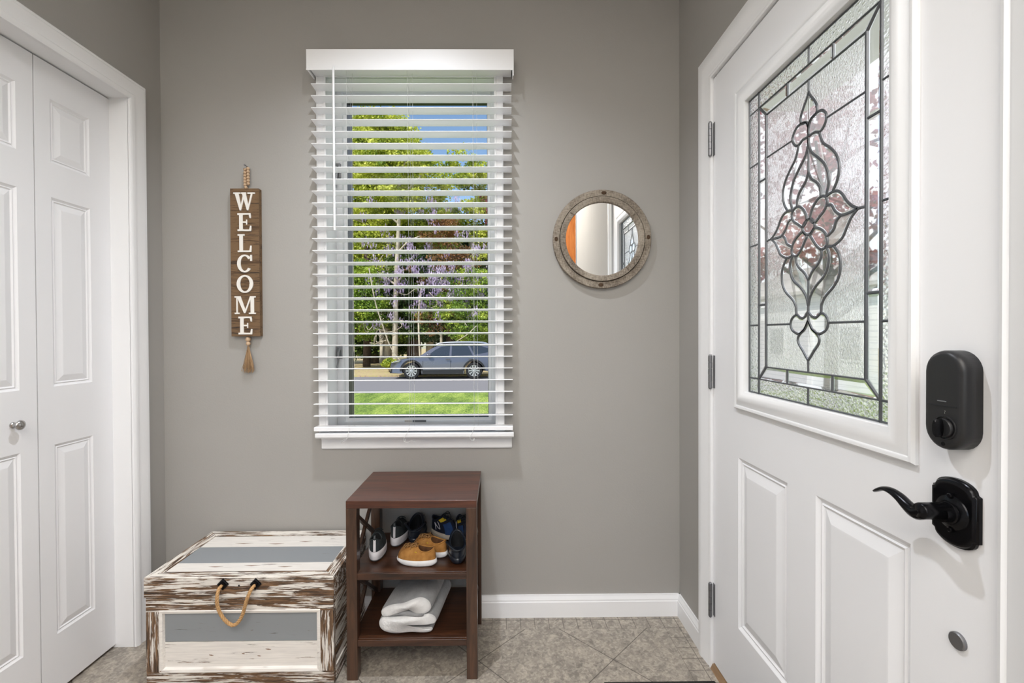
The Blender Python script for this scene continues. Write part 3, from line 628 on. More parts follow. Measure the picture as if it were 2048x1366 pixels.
for i in range(90):
    a = random.uniform(0,2*pi); r = sqrt(random.random()); L = random.uniform(.085,.108)
    ex, ey = r*.027*cos(a), r*.010*sin(a)
    mb.tube(crom([(-1.030+ex*.12,1.862+ey*.12,1.118),(-1.030+ex*.35,1.862+ey*.3,1.118-L*.3),(-1.030+ex*.8,1.861+ey*.8,1.118-L*.75),(-1.030+ex+random.uniform(-.004,.004),1.861+ey,1.118-L)], 2), .0007, 4)
mb.tube([(-1.030+.004*cos(t*1.0),1.862+.004*sin(t*1.0),1.108-t*.0006) for t in np.linspace(0,18,50)], .0009, 4)
build('tassel', mb, jute_m, sg)

# ---------------------------------------------------------------- round mirror
mr = thing('round_mirror', 'round wall mirror in a double-ringed grey-washed wooden frame', 'mirror', (.406,1.865,1.5465))
mc = (.406,1.8755,1.5465)
def ringprof(prof, n=72):
    mb = MB(); rs = []
    for r, h in prof: rs.append([(mc[0]+r*cos(2*pi*k/n), mc[1]-h, mc[2]+r*sin(2*pi*k/n)) for k in range(n)])
    rs.append(rs[0]); return mb.rings(rs, True, False, False)
build('outer_ring', ringprof([(.165,0),(.1985,0),(.1995,.002),(.1995,.020),(.198,.022),(.1745,.022),(.1735,.012)]), mwood_m, mr, smooth=True)
build('inner_ring', ringprof([(.146,.004),(.171,.004),(.1715,.026),(.1700,.029),(.1500,.026),(.1480,.022),(.1475,.004)]), mwood_m, mr, smooth=True)
mb = MB(); gl = build('mirror_glass', MB().lathe([(.150,0),(.150,.003),(.0001,.003)], (0,0,0), '-y', 64), mir_m, mr, base=(0,0,0)); gl.location = (0, -.003, 0); gl.rotation_euler = (0,0,radians(-.35))
kn = M('dark_knot', '4a3726', .9).m
for a, rr_, in ((88,.186),(180,.187),(2,.187),(268,.186)):
    t = radians(a); mb = MB().sphere((mc[0]+rr_*cos(t), mc[1]-.0242, mc[2]+rr_*sin(t)), .007, 10, (1+.5*abs(sin(t)),.12,1+.3*abs(cos(t)))); build('knot', mb, kn, mr)
for a in (141, 219, 309, 37):
    t = radians(a); mb = MB().tube([(mc[0]+q*cos(t), mc[1]-.0322, mc[2]+q*sin(t)) for q in (.150,.166)], .0022, 6, flat=.3); build('knot', mb, kn, mr)

# ---------------------------------------------------------------- shoe table
TX0, TX1, TY0, TY1, TZ = -.528, -.0895, 1.531, 1.858, .606
tb = thing('shoe_table', 'small dark-stained wooden side table with crossed sides and two shelves', 'side table', (-.31, 1.69, 0)); lg = .036
build('table_top', MB().box(TX0,TX1,TY0,TY1,.580,TZ), tbl_top, tb, bevel=.0015)
fl_ = None
for x in (TX0, TX1-lg):
    for y in (TY0+.0, TY1-lg): build('leg', MB().box(x,x+lg,y,y+lg,.0,.5798), tbl_z, tb, bevel=.0012)
for z in (.360, .135):
    build('shelf', MB().box(TX0+lg*.4,TX1-lg*.4,TY0+.012,TY1-.006,z-.020,z), tbl_x, tb, bevel=.001)
    build('rail', MB().box(TX0+lg,TX1-lg,TY0+.002,TY0+.012,z-.022,z), tbl_x, tb, bevel=.001)
for x in (TX0+.011, TX1-lg+.011):
    build('side_rail', MB().box(x,x+.014,TY0+lg,TY1-lg,.555,.5797), tbl_y, tb)
    for z0, z1 in ((.363,.552),(.138,.338)):
        for k in (0,1):
            a, b = ((TY0+lg,z0),(TY1-lg,z1)) if k == 0 else ((TY0+lg,z1),(TY1-lg,z0))
            d = Vector((b[0]-a[0], b[1]-a[1])).normalized(); n_ = Vector((-d.y,d.x))*.011
            off = .0 if k == 0 else .003
            # bars run from leg to leg, ends cut square to the leg
            hh = .013
            mb = MB().prism([(a[0],a[1]-hh if z0==a[1] and 0 else a[1]-hh),(b[0],b[1]-hh),(b[0],b[1]+hh),(a[0],a[1]+hh)], lambda p,q,h: (h,p,q), x+off, x+off+.011)
            for i in range(len(mb.v)):
                v = mb.v[i]; mb.v[i] = (v[0], v[1], min(max(v[2], z0-.0025), z1+.0025))
            build('cross_brace', mb, tbl_z, tb)

# ---------------------------------------------------------------- shoes
def shoe_surface(L, W, hs_, heelH, frontH, oc=.30, ol=.25, ow=.30, toeh=.5):
    def outline(th, k=1.0):
        s = (1-cos(th))/2; sh = (max(0, sin(pi*min(max(s,1e-4),1-1e-4))))**.42*(.80+.26*s-.06*(s<.0))
        x = (1 if sin(th) > 0 else -1)*W/2*sh*k if abs(sin(th)) > 1e-6 else 0
        return x, L*(.5+(s-.5)*k)
    def surf(th, t):
        t = min(1.0, max(0.0, t))
        x0, y0 = outline(th); cx, cy_ = ow*W*sin(th), L*(oc-ol*cos(th))
        rimz = heelH+(frontH-heelH)*(1-cos(th))/2 - (heelH-hs_)*.26*abs(sin(th))**1.5
        l = t**1.7; z = hs_ + (rimz-hs_)*(1-(1-t)**(1.7 if cos(th) < 0 else 1.15))
        if cos(th) < 0: z += toeh*.010*sin(pi*min(1, t*1.2))*(-cos(th))
        return Vector((x0*(1-l)+cx*l, y0*(1-l)+cy_*l, z))
    return outline, surf
def rings_between(f, ths, ts): return [[f(th, t) for th in ths] for t in ts]
THS = list(np.linspace(0, 2*pi, 41)[:-1])
def make_shoe(kind, label, loc, rz, L, W, upper, sole, inner, cat='shoe', group=None, hs_=.016, heelH=.052, frontH=.046, solefoot=None, tab=None, tilt=(0,0)):
    root = thing({'clog': 'child_clog'}.get(kind, 'child_sneaker'), label, cat, loc, group, rz, local=True); root.rotation_euler = (tilt[0], tilt[1], rz)
    oc, ol, ow = (.36,.32,.39) if kind == 'clog' else (.25,.215,.33)
    out, surf = shoe_surface(L, W, hs_, heelH, frontH, oc, ol, ow, 1.0 if kind == 'clog' else .6)
    spring = lambda y: .004*max(0, (y/L-.75)/.25)**2+.002*max(0, (.12-y/L)/.12)
    mb = MB(); pr = [(.94,0,1),(1.0,.003,1),(1.055,.007,.8),(1.06,hs_*.8,.3),(1.035,hs_+.003,0),(.96,hs_+.003,0)]
    mb.rings([[(out(th,k)[0], out(th,k)[1], z+spring(out(th,k)[1])*w_+(.004*(1+cos(th))/2 if z >= hs_ else 0)) for th in THS] for k,z,w_ in pr])
    build('sole', mb, sole, root, smooth='all')
    if solefoot: build('outsole', MB().rings([[(out(th,k)[0], out(th,k)[1], z+spring(out(th,k)[1])) for th in THS] for k,z in ((.95,-.0),(1.02,.002),(1.045,.0065),(.95,.0066))]), solefoot, root, smooth='all')
    mb = MB().rings(rings_between(surf, THS, [0,.06,.15,.3,.45,.6,.75,.88,.96,1]), True, False, False)
    rim = [surf(th,1) for th in THS]; up = build('upper', mb, upper, root, smooth='all')
    cen = Vector((0, L*oc, 0))
    def innr(k, dz): return [Vector(((p.x)*k, cen.y+(p.y-cen.y)*k, max(hs_, p.z+dz))) for p in rim]
    build('lining', MB().rings([innr(.995,0.0008), innr(.93,-.001), innr(.90,-.012), innr(.93,-.03), innr(.9,-.1)], True, False, True), inner, root, smooth='all')
    build('collar', MB().tube([p+Vector((0,0,.0005)) for p in rim], .0024 if kind != 'clog' else .0042, 8, True), upper, root, smooth='all')
    return root, surf, up, out, rim
def laces(root, surf, mat_, n=4, t0=.52, t1=.92, r=.0013):
    for k in range(n):
        t = t0+(t1-t0)*k/(n-1); P = [surf(pi+q, t)+Vector((0,0,.0045)) for q in np.linspace(-.55,.55,7)]
        t2 = min(.98, t+.07); P2 = [surf(pi+q, t+(t2-t)*(q+.55)/1.1)+Vector((0,0,.006)) for q in np.linspace(-.5,.5,7)]
        build('lace', MB().tube(P, r, 6, flat=.6).tube(P2, r, 6, flat=.6), mat_, root, smooth='all')
def bow(root, surf, mat_):
    c_ = surf(pi, .97)+Vector((0,.003,.004)); mb = MB()
    for s_ in (1,-1):
        mb.tube(crom([c_, c_+Vector((s_*.012,.006,.006)), c_+Vector((s_*.02,.012,-.002)), c_+Vector((s_*.012,.004,-.003)), c_], 5), .0013, 6)
        mb.tube(crom([c_, c_+Vector((s_*.010,.012,.002)), c_+Vector((s_*.022,.014,-.012))], 5), .0012, 6)
    build('lace', mb, mat_, root, smooth='all')
def fabric(name, c1, c2, rough=.85, sc=260, b=.5): 
    a = M(name, c1, rough); f = a.noise(a.co(), sc, 2); a.color(a.ramp(a.noise(a.co(), 40, 4), [(.35, c1), (.7, c2)])); a.bump(f, b, .0008); return a.m
blk_f = fabric('black_knit', '23292b', '363d40'); wht_s = fabric('white_foam_sole', 'd9d6da', 'e6e4e8', .6); grey_s = fabric('grey_rubber', '4c5154', '5c6164', .7)
navy_f = fabric('navy_mesh', '0f1524', '1a2338'); blue_f = fabric('blue_suede', '1d3a66', '2a4d80'); yel_f = fabric('yellow_lining', 'd8b41c', 'e8cf3c'); wsole = fabric('cream_sole', 'cfc4b6', 'ddd4c8', .6)
tan_f = fabric('tan_suede', 'a26f35', 'bf8c4a', .95, 500, .6); tan_k = fabric('tan_ribbed_knit', '8a5d2e', 'a5743c', .95, 400); tan_l = fabric('tan_lace', '8f683c', 'a98050'); wsole2 = fabric('white_rubber_sole', 'e8e8ea', 'f2f2f3', .45)
clog_m = vary('navy_foam', '1a212c', .3, .1, 20); darkin = fabric('dark_lining', '08090b', '101216')
SZ = .361
# pair of black knit sneakers, heels to the room
def heel_tape(root, surf, L):
    P = [surf(0, t)+Vector((0,-.0012,0)) for t in (.15,.35,.55,.75,.92)]
    build('heel_tape', MB().rings([[p+Vector((sx*.0042,0,0)) for sx in (-1,1)]+[p+Vector((sx*.0042,.001,0)) for sx in (1,-1)] for p in P]), wht_s, root)
    q = surf(0,1); build('pull_tab', MB().tube([q+Vector((0,-.001,-.004)), q+Vector((0,-.003,.010)), q+Vector((0,.001,.013)), q+Vector((0,.003,-.002))], .0034, 6, flat=.35, up=(0,1,0)), grey_s, root, smooth='all')
for lab, x, y, rz, L, k in (('black knit sneaker with white midsole, nearest the front left corner of the shelf', -.4545, 1.608, radians(6), .130, 1), ('black knit sneaker with white midsole, second from the left on the shelf', -.411, 1.718, radians(-4), .130, 1)):
    r_, sf, up, out, rim = make_shoe('sneaker', lab, (x,y,SZ), rz, L, .062, blk_f, wht_s, darkin, group='pair of black knit sneakers', hs_=.028, heelH=.080, frontH=.080, solefoot=grey_s)
    heel_tape(r_, sf, L); laces(r_, sf, blk_f, 3)
# navy clogs
for lab, x, y, rz, tl in (('navy foam clog at the back of the shelf, between black and navy sneakers', -.343, 1.738, radians(-3), .06), ('navy foam clog at the front right of the shelf, against the leg', -.158, 1.580, radians(8), .06)):
    r_, sf, up, out, rim = make_shoe('clog', lab, (x,y,SZ), rz, .130, .068, clog_m, clog_m, darkin, group='pair of navy clogs', hs_=.018, heelH=.048, frontH=.082, tilt=(tl, 0), cat='clog')
    r_.location.z += .001
    st = [sf(th, .80)+Vector(((1 if sin(th) > 0 else -1)*.003,0,.004)) for th in (radians(78),)]
    A, B = sf(radians(95),.7)+Vector((.003,0,.002)), sf(radians(-95),.7)+Vector((-.003,0,.002))
    arc = [A, A+Vector((.004,-.035,.014)), Vector((0,-.006,.056)), B+Vector((-.004,-.035,.014)), B]
    build('heel_strap', MB().tube(crom(arc, 6), .0045, 8, flat=.5, up=(0,0,1)), clog_m, r_, smooth='all')
    for q, ax in ((A,1),(B,-1)): build('rivet', MB().sphere(tuple(q+Vector((ax*.003,0,0))), .0062, 12, (.5,1,1)), iron_m, r_, smooth=True)
    hm = MB()
    for t in (.25,.42): 
        for q in (-.5,-.17,.17,.5): p = sf(pi+q, t); hm.sphere(tuple(p+Vector((0,0,.0008))), .0032, 8, (1,1,.4))
    build('vent_holes', hm, darkin, r_)
# navy and yellow sneakers
def side_patch(root, surf, th0, th1, t0, t1, mat_, name='side_patch', off=.0012, n=6):
    g = [[surf(th0+(th1-th0)*i/n, t0+(t1-t0)*j/n) for i in range(n+1)] for j in range(n+1)]
    c_ = Vector((0, surf(pi/2,0).y, .02)); vs = []; 
    for row in g:
        for p in row: d = Vector((p.x, 0, .3*abs(p.x))).normalized() if abs(p.x) > 1e-5 else Vector((0,0,1)); vs.append(p+d*off)
    fs = [[j*(n+1)+i, j*(n+1)+i+1, (j+1)*(n+1)+i+1, (j+1)*(n+1)+i] for j in range(n) for i in range(n)]
    return build(name, MB().add(vs, fs), mat_, root, smooth='all')
def mark_N(root, surf, thc, t0, t1, dth, mat_):
    f = lambda a,b: surf(thc+(a-.5)*dth, t0+(t1-t0)*b)
    mb = MB(); sd = 1 if sin(thc) > 0 else -1
    for P in ([(.0,0),(.1,1)],[(.9,0),(1,1)],[(.1,1),(.9,0)]):
        pts = [f(P[0][0]+(P[1][0]-P[0][0])*q, P[0][1]+(P[1][1]-P[0][1])*q)+Vector((sd*.002,0,.0008)) for q in (0,.33,.66,1)]
        mb.tube(pts, .0013, 6)
    build('letter_mark', mb, wht_s, root, smooth='all')
for lab, x, y, rz in (('navy and yellow sneaker with a white N, at the back of the shelf', -.286, 1.840, radians(-119)), ('navy and yellow sneaker in the back right corner of the shelf, mostly behind the leg', -.178, 1.846, radians(-160))):
    r_, sf, up, out, rim = make_shoe('sneaker', lab, (x,y,SZ), rz, .116, .054, navy_f, wsole, darkin, group='pair of navy and yellow sneakers', hs_=.018, heelH=.074, frontH=.086)
    side_patch(r_, sf, radians(115), radians(160), .02, .5, blue_f, 'side_patch', .002); side_patch(r_, sf, radians(200), radians(245), .02, .5, blue_f, 'side_patch', .002)
    side_patch(r_, sf, radians(110), radians(150), .66, .9, yel_f, 'tongue_edge', .0018); side_patch(r_, sf, radians(210), radians(250), .66, .9, yel_f, 'tongue_edge', .0018)
    mark_N(r_, sf, radians(82), .25, .78, radians(26), wht_s)
    laces(r_, sf, blk_f, 4, .45, .9); bow(r_, sf, blk_f)
# tan suede sneakers, toes to the left
for lab, x, y, rz in (('tan suede toddler sneaker with white sole at the front edge of the shelf', -.236, 1.588, radians(77)), ('tan suede toddler sneaker behind the front one, heel towards the clog', -.206, 1.640, radians(62))):
    r_, sf, up, out, rim = make_shoe('sneaker', lab, (x,y,SZ), rz, .140, .066, tan_f, wsole2, fabric('brown_lining','4a2f18','6b4626'), group='pair of tan suede sneakers', hs_=.015, heelH=.060, frontH=.062)
    side_patch(r_, sf, radians(150), radians(210), .02, .62, tan_k, 'toe_cap', .0024, 10)
    side_patch(r_, sf, radians(158), radians(202), .62, 1.04, tan_k, 'tongue', .0028, 8)
    laces(r_, sf, tan_l, 4, .50, .92, .0026); bow(r_, sf, tan_l)
    p = sf(radians(-105), .72); build('stitched_mark', MB().tube([p+Vector((-.002,.004,.002)), p+Vector((-.003,.0,.004)), p+Vector((-.003,-.003,.002))], .0012, 6), yel_f, r_)

# ---------------------------------------------------------------- folded blanket
def towel_mats():
    r = []
    for nm, c1, c2 in (('grey_fleece', '8f9092', 'a2a3a5'), ('white_sherpa', 'dcdcdc', 'ececec')):
        a = M(nm, c1, .95); a.color(a.ramp(a.noise(a.co(), 30, 4), [(.3,c1),(.7,c2)])); a.bump(a.noise(a.co(), 220 if nm[0]=='g' else 150, 4, .7), .9, .0025); a.p.inputs['Sheen Weight'].default_value = .3; r.append(a.m)
    return r
tm = towel_mats()
tw = thing('folded_blanket', 'grey fleece blanket with white fluffy edge, folded on the lower shelf', 'blanket', (-.33, 1.66, .136))
def ribbon(path, th, y0, y1, dx, nseg=14, sag=0.0, jit=.002):
    P = crom([(a,b,0) for a,b in path], 6); n = len(P); mb = MB(); rings = []
    ph = random.random()*6
    for s_ in range(nseg+1):
        v = s_/nseg; y = y0+(y1-y0)*v; up_ = []; lo = []; tk = th*(.45 if s_ in (0,) else (.8 if s_ == 1 else 1))
        yy = y if s_ else y+.002
        for i, p in enumerate(P):
            d = (P[min(i+1,n-1)]-P[max(i-1,0)]).normalized(); nn = Vector((-d.y,d.x,0))
            wob = jit*sin(p.x*60+v*7+ph)+jit*.8*sin(p.x*25-v*11+ph)
            t2 = tk*(.55 if i in (0,n-1) else (.85 if i in (1,n-2) else 1))
            up_.append((p.x+dx*v+nn.x*t2, yy, .136+max(.0015,p.y+nn.y*t2+wob+sag*v))); lo.append((p.x+dx*v-nn.x*t2, yy, .136+max(.001,p.y-nn.y*t2+wob+sag*v)))
        rings.append(up_+lo[::-1])
    mb.rings(rings); m_ = len(rings[0]); cnt = len(mb.f)
    for k in range(nseg):
        for i in range(m_):
            y = y0+(y1-y0)*(k+.5)/nseg; mb.mi[k*m_+i] = 1 if y < y0+.020 else 0
    mb.mi[-1] = mb.mi[-2] = 1
    return mb
# three folds seen end-on, run back into the shelf leaning right
build('lower_fold', ribbon([(-.247,.012),(-.31,.012),(-.38,.013),(-.412,.018),(-.423,.034),(-.408,.050),(-.36,.052),(-.30,.056),(-.262,.058),(-.245,.048),(-.243,.034)], .0105, 1.550, 1.80, .03, sag=.006), tm, tw, smooth='all', subsurf=1)
build('upper_fold', ribbon([(-.405,.062),(-.416,.072),(-.395,.083),(-.35,.093),(-.312,.107),(-.286,.112),(-.266,.102),(-.262,.085),(-.275,.075),(-.300,.076)], .0115, 1.552, 1.80, .03, sag=.0), tm, tw, smooth='all', subsurf=1)
build('filling', MB().add(*(lambda r: (r[0], r[1]))(((lambda m_: (m_.v, m_.f))(ribbon([(-.395,.068),(-.34,.070),(-.275,.066)], .013, 1.556, 1.79, .03))))), tm[0], tw, smooth='all')

# ---------------------------------------------------------------- chest
CX0, CX1, CY0, CY1 = -1.182, -.560, 1.508, 1.860
ch = thing('wooden_chest', 'shabby-chic whitewashed wooden chest with blue-grey planks and rope handle', 'chest', (-.87,1.69,0))
fch = lambda a,b,h: (a, CY0-h, b)
zb, zt_, zl = .012, .298, .367
build('body', MB().box(CX0+.012,CX1-.012,CY0+.012,CY1-.005,zb,zt_-.002), sh_y, ch)
build('top_rail', MB().box(CX0+.003,CX1-.003,CY0,CY0+.02,.252,zt_-.001), sh_x, ch, bevel=.0012)
build('bottom_rail', MB().box(CX0+.003,CX1-.003,CY0,CY0+.02,zb,.052), sh_x, ch, bevel=.0012)
for x in (CX0+.003, CX1-.048): build('stile', MB().box(x,x+.045,CY0-.0005,CY0+.02,.052,.252), sh_z, ch, bevel=.0012)
x0, x1 = CX0+.048, CX1-.048
mb = MB().frame(fch, (x0+.012,x1-.012,.064,.244), [(.014,.0008),(.011,.003),(.003,.001),(0,-.008)]); build('inner_moulding', mb, pl_w, ch)
build('plank', MB().box(x0,x1,CY0+.008,CY0+.013,.148,.250), pl_g, ch, bevel=.001); build('plank', MB().box(x0,x1,CY0+.008,CY0+.013,.052,.1465), pl_w, ch, bevel=.001)
# right side: frame and planks
for z0, z1 in ((.012,.055),(.252,.297)): build('side_rail', MB().box(CX1-.013,CX1-.003,CY0+.02,CY1-.005,z0,z1), sh_y, ch)
for z0, z1 in ((.056,.12),(.121,.186),(.187,.251)): build('side_plank', MB().box(CX1-.0125,CX1-.007,CY0+.02,CY1-.006,z0,z1), sh_y, ch)
# lid
lid = build('lid', MB().box(CX0,CX1,CY0-.004,CY0+.016,.300,zl-.004).box(CX0,CX0+.016,CY0+.016,CY1,.300,zl-.004).box(CX1-.016,CX1,CY0+.016,CY1,.300,zl-.004).box(CX0+.016,CX1-.016,CY1-.016,CY1,.300,zl-.004), sh_x, ch, bevel=.0015)
ft = lambda a,b,h: (a,b,h); w4 = .040
X0,X1,Y0,Y1 = CX0,CX1,CY0-.004,CY1
def mitred(P, m_): build('lid_frame', MB().prism(P, ft, zl-.004, zl), m_, lid, bevel=.001)
mitred([(X0,Y0),(X1,Y0),(X1-w4,Y0+w4),(X0+w4,Y0+w4)], sh_lid); mitred([(X0,Y1),(X0+w4,Y1-w4),(X1-w4,Y1-w4),(X1,Y1)], sh_lid)
mitred([(X0,Y0),(X0+w4,Y0+w4),(X0+w4,Y1-w4),(X0,Y1)], sh_lidy); mitred([(X1,Y0),(X1,Y1),(X1-w4,Y1-w4),(X1-w4,Y0+w4)], sh_lidy)
ys = [Y0+w4, Y0+w4+.065, Y0+w4+.185, Y1-w4]
for (a,b), m_ in zip(zip(ys,ys[1:]), (pl_w, pl_g, pl_w)): build('lid_plank', MB().box(X0+w4-.002,X1-w4+.002,a+.0006,b-.0006,zl-.008,zl-.0035), m_, lid, bevel=.0008)
build('gap_line', MB().box(CX0+.004,CX1-.004,CY0+.002,CY1-.01,.2975,.3005), dark_m, ch)
for m_, a, b, z in ((0,-1.05,-.98,.345),):
    pass
gouge = M('bare_wood_gouge', '7b5a3d', .9).m
for a, z, l_ in ((-.80,.122,.035),(-.985,.104,.028),(-.875,.108,.020),(-.825,.100,.024)):
    build('gouge', MB().tube([(a,CY0+.0085,z),(a+l_*.5,CY0+.0082,z-.002),(a+l_,CY0+.0085,z-.003)], [.0006,.0022,.0006], 6, flat=.3, up=(0,1,0)), gouge, ch)
for a, y, l_ in ((-1.02,CY0+.075,.05),(-.90,CY0+.08,.055),(-.78,CY0+.072,.05),(-1.03,CY0+.25,.07),(-.90,CY0+.245,.06),(-.79,CY0+.262,.05)):
    build('gouge', MB().tube([(a,y,zl-.0036),(a+l_*.5,y-.002,zl-.0034),(a+l_,y+.001,zl-.0036)], [.0006,.0026,.0006], 6, flat=.25, up=(0,0,1)), gouge, lid)
# rope handle
hd = build('rope_handle', (lambda: MB())() .lathe([(.003,0),(.003,.001),(.0001,.001)], (-.87,CY0-.004,.34), '-y', 8), dark_m, ch)
rp = crom([(-.9215,CY0+.004,.3445),(-.925,CY0-.022,.338),(-.9265,CY0-.030,.310),(-.9235,CY0-.029,.280),(-.912,CY0-.026,.250),(-.895,CY0-.024,.229),(-.878,CY0-.024,.222),(-.862,CY0-.024,.232),(-.848,CY0-.025,.256),(-.838,CY0-.028,.285),(-.828,CY0-.030,.315),(-.819,CY0-.022,.338),(-.8145,CY0+.004,.3445)], 8)
mb = MB(); Lc = 0; 
for st_ in range(3):
    pts = []; s_ = 0; prev = rp[0]
    for i, p in enumerate(rp):
        s_ += (p-prev).length; prev = p; d = (rp[min(i+1,len(rp)-1)]-rp[max(i-1,0)]).normalized(); n1 = d.cross(Vector((0,1,0))).normalized(); n2 = d.cross(n1)
        a = s_/.030*2*pi+st_*2*pi/3; pts.append(p+(n1*cos(a)+n2*sin(a))*.0026)
    mb.tube(pts, .0034, 8)
build('rope', mb, rope_m, hd, smooth='all')
for x in (-.9215, -.8145):
    z = .3455; mb = MB(); dd = lambda r: [(x+r,z),(x,z+r*1.02),(x-r,z),(x,z-r*1.02)]
    mb.rings([[fch(a,b,.004+h) for a,b in dd(r)] for r,h in ((.0195,0),(.0195,.003),(.017,.006),(.009,.0065))])
    build('handle_plate', mb, iron_m, hd, bevel=.0012)
    build('grommet', MB().lathe([(.010,.010),(.0095,.013),(.0075,.0135),(.007,.010)], (x,CY0,z), '-y', 20), iron_m, hd, smooth=True)

# ---------------------------------------------------------------- door mat
def mat_mat():
    a = M('dark_coir', '2a2c28', .95); a.color(a.ramp(a.noise(a.co(), 300, 3), [(.35,'101210'),(.7,'2c2e29')])); a.bump(a.noise(a.co(), 400, 3), 1, .004); return a.m
dm = build('door_mat', MB().box(.33,.700,.80,1.503,0.0005,.009), mat_mat(), base=(.52,1.15,0), bevel=.003)
tag(dm, 'dark green-black doormat edge on the floor in front of the entry door', 'doormat')

# ---------------------------------------------------------------- ceiling downlight, added fill panels and rear hall
cf = thing('ceiling_light', 'small round recessed downlight above the entry', 'ceiling light', (LAMP[0],LAMP[1],ZC))
build('trim_ring', MB().lathe([(.050,-.001),(.050,-.004),(.075,-.004),(.080,0)], (LAMP[0],LAMP[1],ZC), 'z', 32, False), white_m, cf, smooth=True)
em = bpy.data.materials.new('fill_panel_glow'); em.use_nodes = True; em.node_tree.nodes['Principled BSDF'].inputs['Emission Color'].default_value = (1,.95,.88,1); em.node_tree.nodes['Principled BSDF'].inputs['Emission Strength'].default_value = 8  # glow of the added fill panels
for nm, x, y, sx, sy in (('ceiling_fill_panel', -.3, -1.1, .97, .97), ('ceiling_fill_panel', .4, -2.4, .62, .32)):  # panels added out of view for the two ceiling fill lights
    p = thing(nm, 'large square fill light panel added on the hall ceiling' if sx > .9 else 'small fill light panel added on the rear hall ceiling', 'ceiling light', (x,y,ZC))
    build('frame', MB().frame(lambda a,b,h: (x+a,y+b,ZC-h), (-sx,sx,-sy,sy), [(0,.0),(0,.04),(.015,.04),(.015,0)]), white_m, p)
    build('diffuser', MB().box(x-sx,x+sx,y-sy,y+sy,ZC-.02,ZC-.015), em, p)
struct(build('wall_accent', MB().box(.60,2.1,-1.65,-1.6,0,ZC), wood_mat('orange_stained_panelling', 'b8652a', 'd98a45', 'z', .4)), 'orange wood-panelled wall beyond the end of the entry wall, seen in the mirror', 'wall')
struct(build('trim_4', MB().box(XR-.006,XR+T,YR-.012,YR,0,ZC), vary('blue_grey_trim','8f979f',.5)))

# ================================================================ OUTSIDE
G0 = -.78
def noise_mat(name, stops, sc, rough=.9, b=.5, dist=.02, stretch=(1,1,1), sc2=None):
    a = M(name, 'ffffff', rough); n1 = a.noise(a.co(stretch), sc, 6, .7); f = n1
    if sc2: f = a.math('ADD', a.math('MULTIPLY', n1, .6), a.math('MULTIPLY', a.noise(a.co(stretch), sc2, 4), .4))
    a.color(a.ramp(f, stops)); a.bump(n1, b, dist); return a.m
grass_m = noise_mat('lawn_grass', [(.36,'46641e'),(.47,'789235'),(.56,'a3b650'),(.68,'d2d27e')], 26, .9, 1, .05, (1,.3,1), 2.2)
road_m = noise_mat('asphalt', [(.3,'6b686c'),(.7,'8b878b')], 30, .9, .4, .01)
verge_m = noise_mat('leaf_litter_verge', [(.3,'8a7558'),(.48,'c0a684'),(.6,'b0a860'),(.72,'dccab0')], 7, .95, .8, .05)
struct(build('lawn', MB().box(-40,45,YB+T,15.2,G0-.1,G0).box(XR+T+.01,45,-30,YB+T,G0-.1,G0), grass_m), 'mown green lawn between the house and the road', 'lawn')
struct(build('road', MB().box(-40,60,15.2,21.3,G0-.12,G0-.02), road_m), 'grey asphalt road beyond the lawn', 'road')
struct(build('verge', MB().box(-40,60,21.3,60,G0-.1,G0+.04), verge_m), 'leaf-strewn verge under the trees beyond the road', 'verge')
struct(build('driveway', MB().box(4.2,7.6,-6,15.2,G0-.1,G0+.015), noise_mat('pale_concrete', [(.3,'a3a1a2'),(.7,'bcbabc')], 12)), 'grey concrete driveway outside the entry door', 'driveway')
# porch
struct(build('porch_floor', MB().box(XR+T+.01,2.3,-1,2.6,G0,-.03), noise_mat('porch_concrete', [(.3,'b5b2ae'),(.7,'c9c6c2')], 12)), 'concrete porch floor outside the entry door', 'porch')
pc = M('beige_soffit', 'e6e2cf', .7); v_ = pc.vor(pc.co((1,1,1)), 28, 'F1', 'Distance', 0); pc.color(pc.ramp(v_, [(.12,'b9b49f'),(.2,'ebe7d6')]))
struct(build('porch_ceiling', MB().box(XR+T+.01,1.80,-1,2.7,2.47,2.62), pc.m), 'beige perforated porch ceiling outside the entry door', 'porch')
struct(build('roof', MB().prism([(-3,2.79),(2.2,2.79),(2.2,2.9),(-.4,4.4),(-3,2.9)], lambda a,b,h: (a,h,b), -4, 2.5), noise_mat('grey_shingle', [(.3,'55524f'),(.7,'77736e')], 10)), 'grey shingled house roof', 'roof')
# neighbour houses on the entry-door side
def siding(name, c1, c2, per=.18):
    a = M(name, c1, .6); sp = a.n('ShaderNodeSeparateXYZ'); a.l(a.co(), sp.inputs[0]); q = a.math('PINGPONG', sp.outputs[2], per/2); a.color(a.ramp(a.math('MULTIPLY', q, 2/per), [(.06,c2),(.12,c1)])); return a.m
win_dark = vary('dark_window_glass', '2c3640', .08)
def house(name, label, x0, x1, y0, y1, h, m_, wins, roofc):
    t = thing(name, label, 'house', ((x0+x1)/2,(y0+y1)/2,G0))
    build('walls', MB().box(x0,x1,y0,y1,G0,h), m_, t)
    build('roof', MB().prism([(x0-.4,h),(x1+.4,h),(x1+.4,h+.12),((x0+x1)/2,h+1.8),(x0-.4,h+.12)], lambda a,b,hh: (a,hh,b), y0-.3, y1+.3), roofc, t)
    for (a,b,c_,d) in wins:
        wf = build('window', MB().box(x0-.05,x0+.02,a,b,c_,d), white_m, t); build('pane', MB().box(x0-.06,x0-.045,a+.07,b-.07,c_+.07,d-.07), win_dark, wf)
    return t
rf_m = noise_mat('warm_shingle', [(.3,'a39b93'),(.7,'c9c1b8')], 8)
house('neighbour_house', 'white sided neighbouring house beyond the driveway', 11.5, 19, 13, 24, 2.6, siding('white_siding','f4f4f2','c4c6c8'), [(14.5,15.5,.2,1.4),(18.5,19.5,.2,1.4)], rf_m)
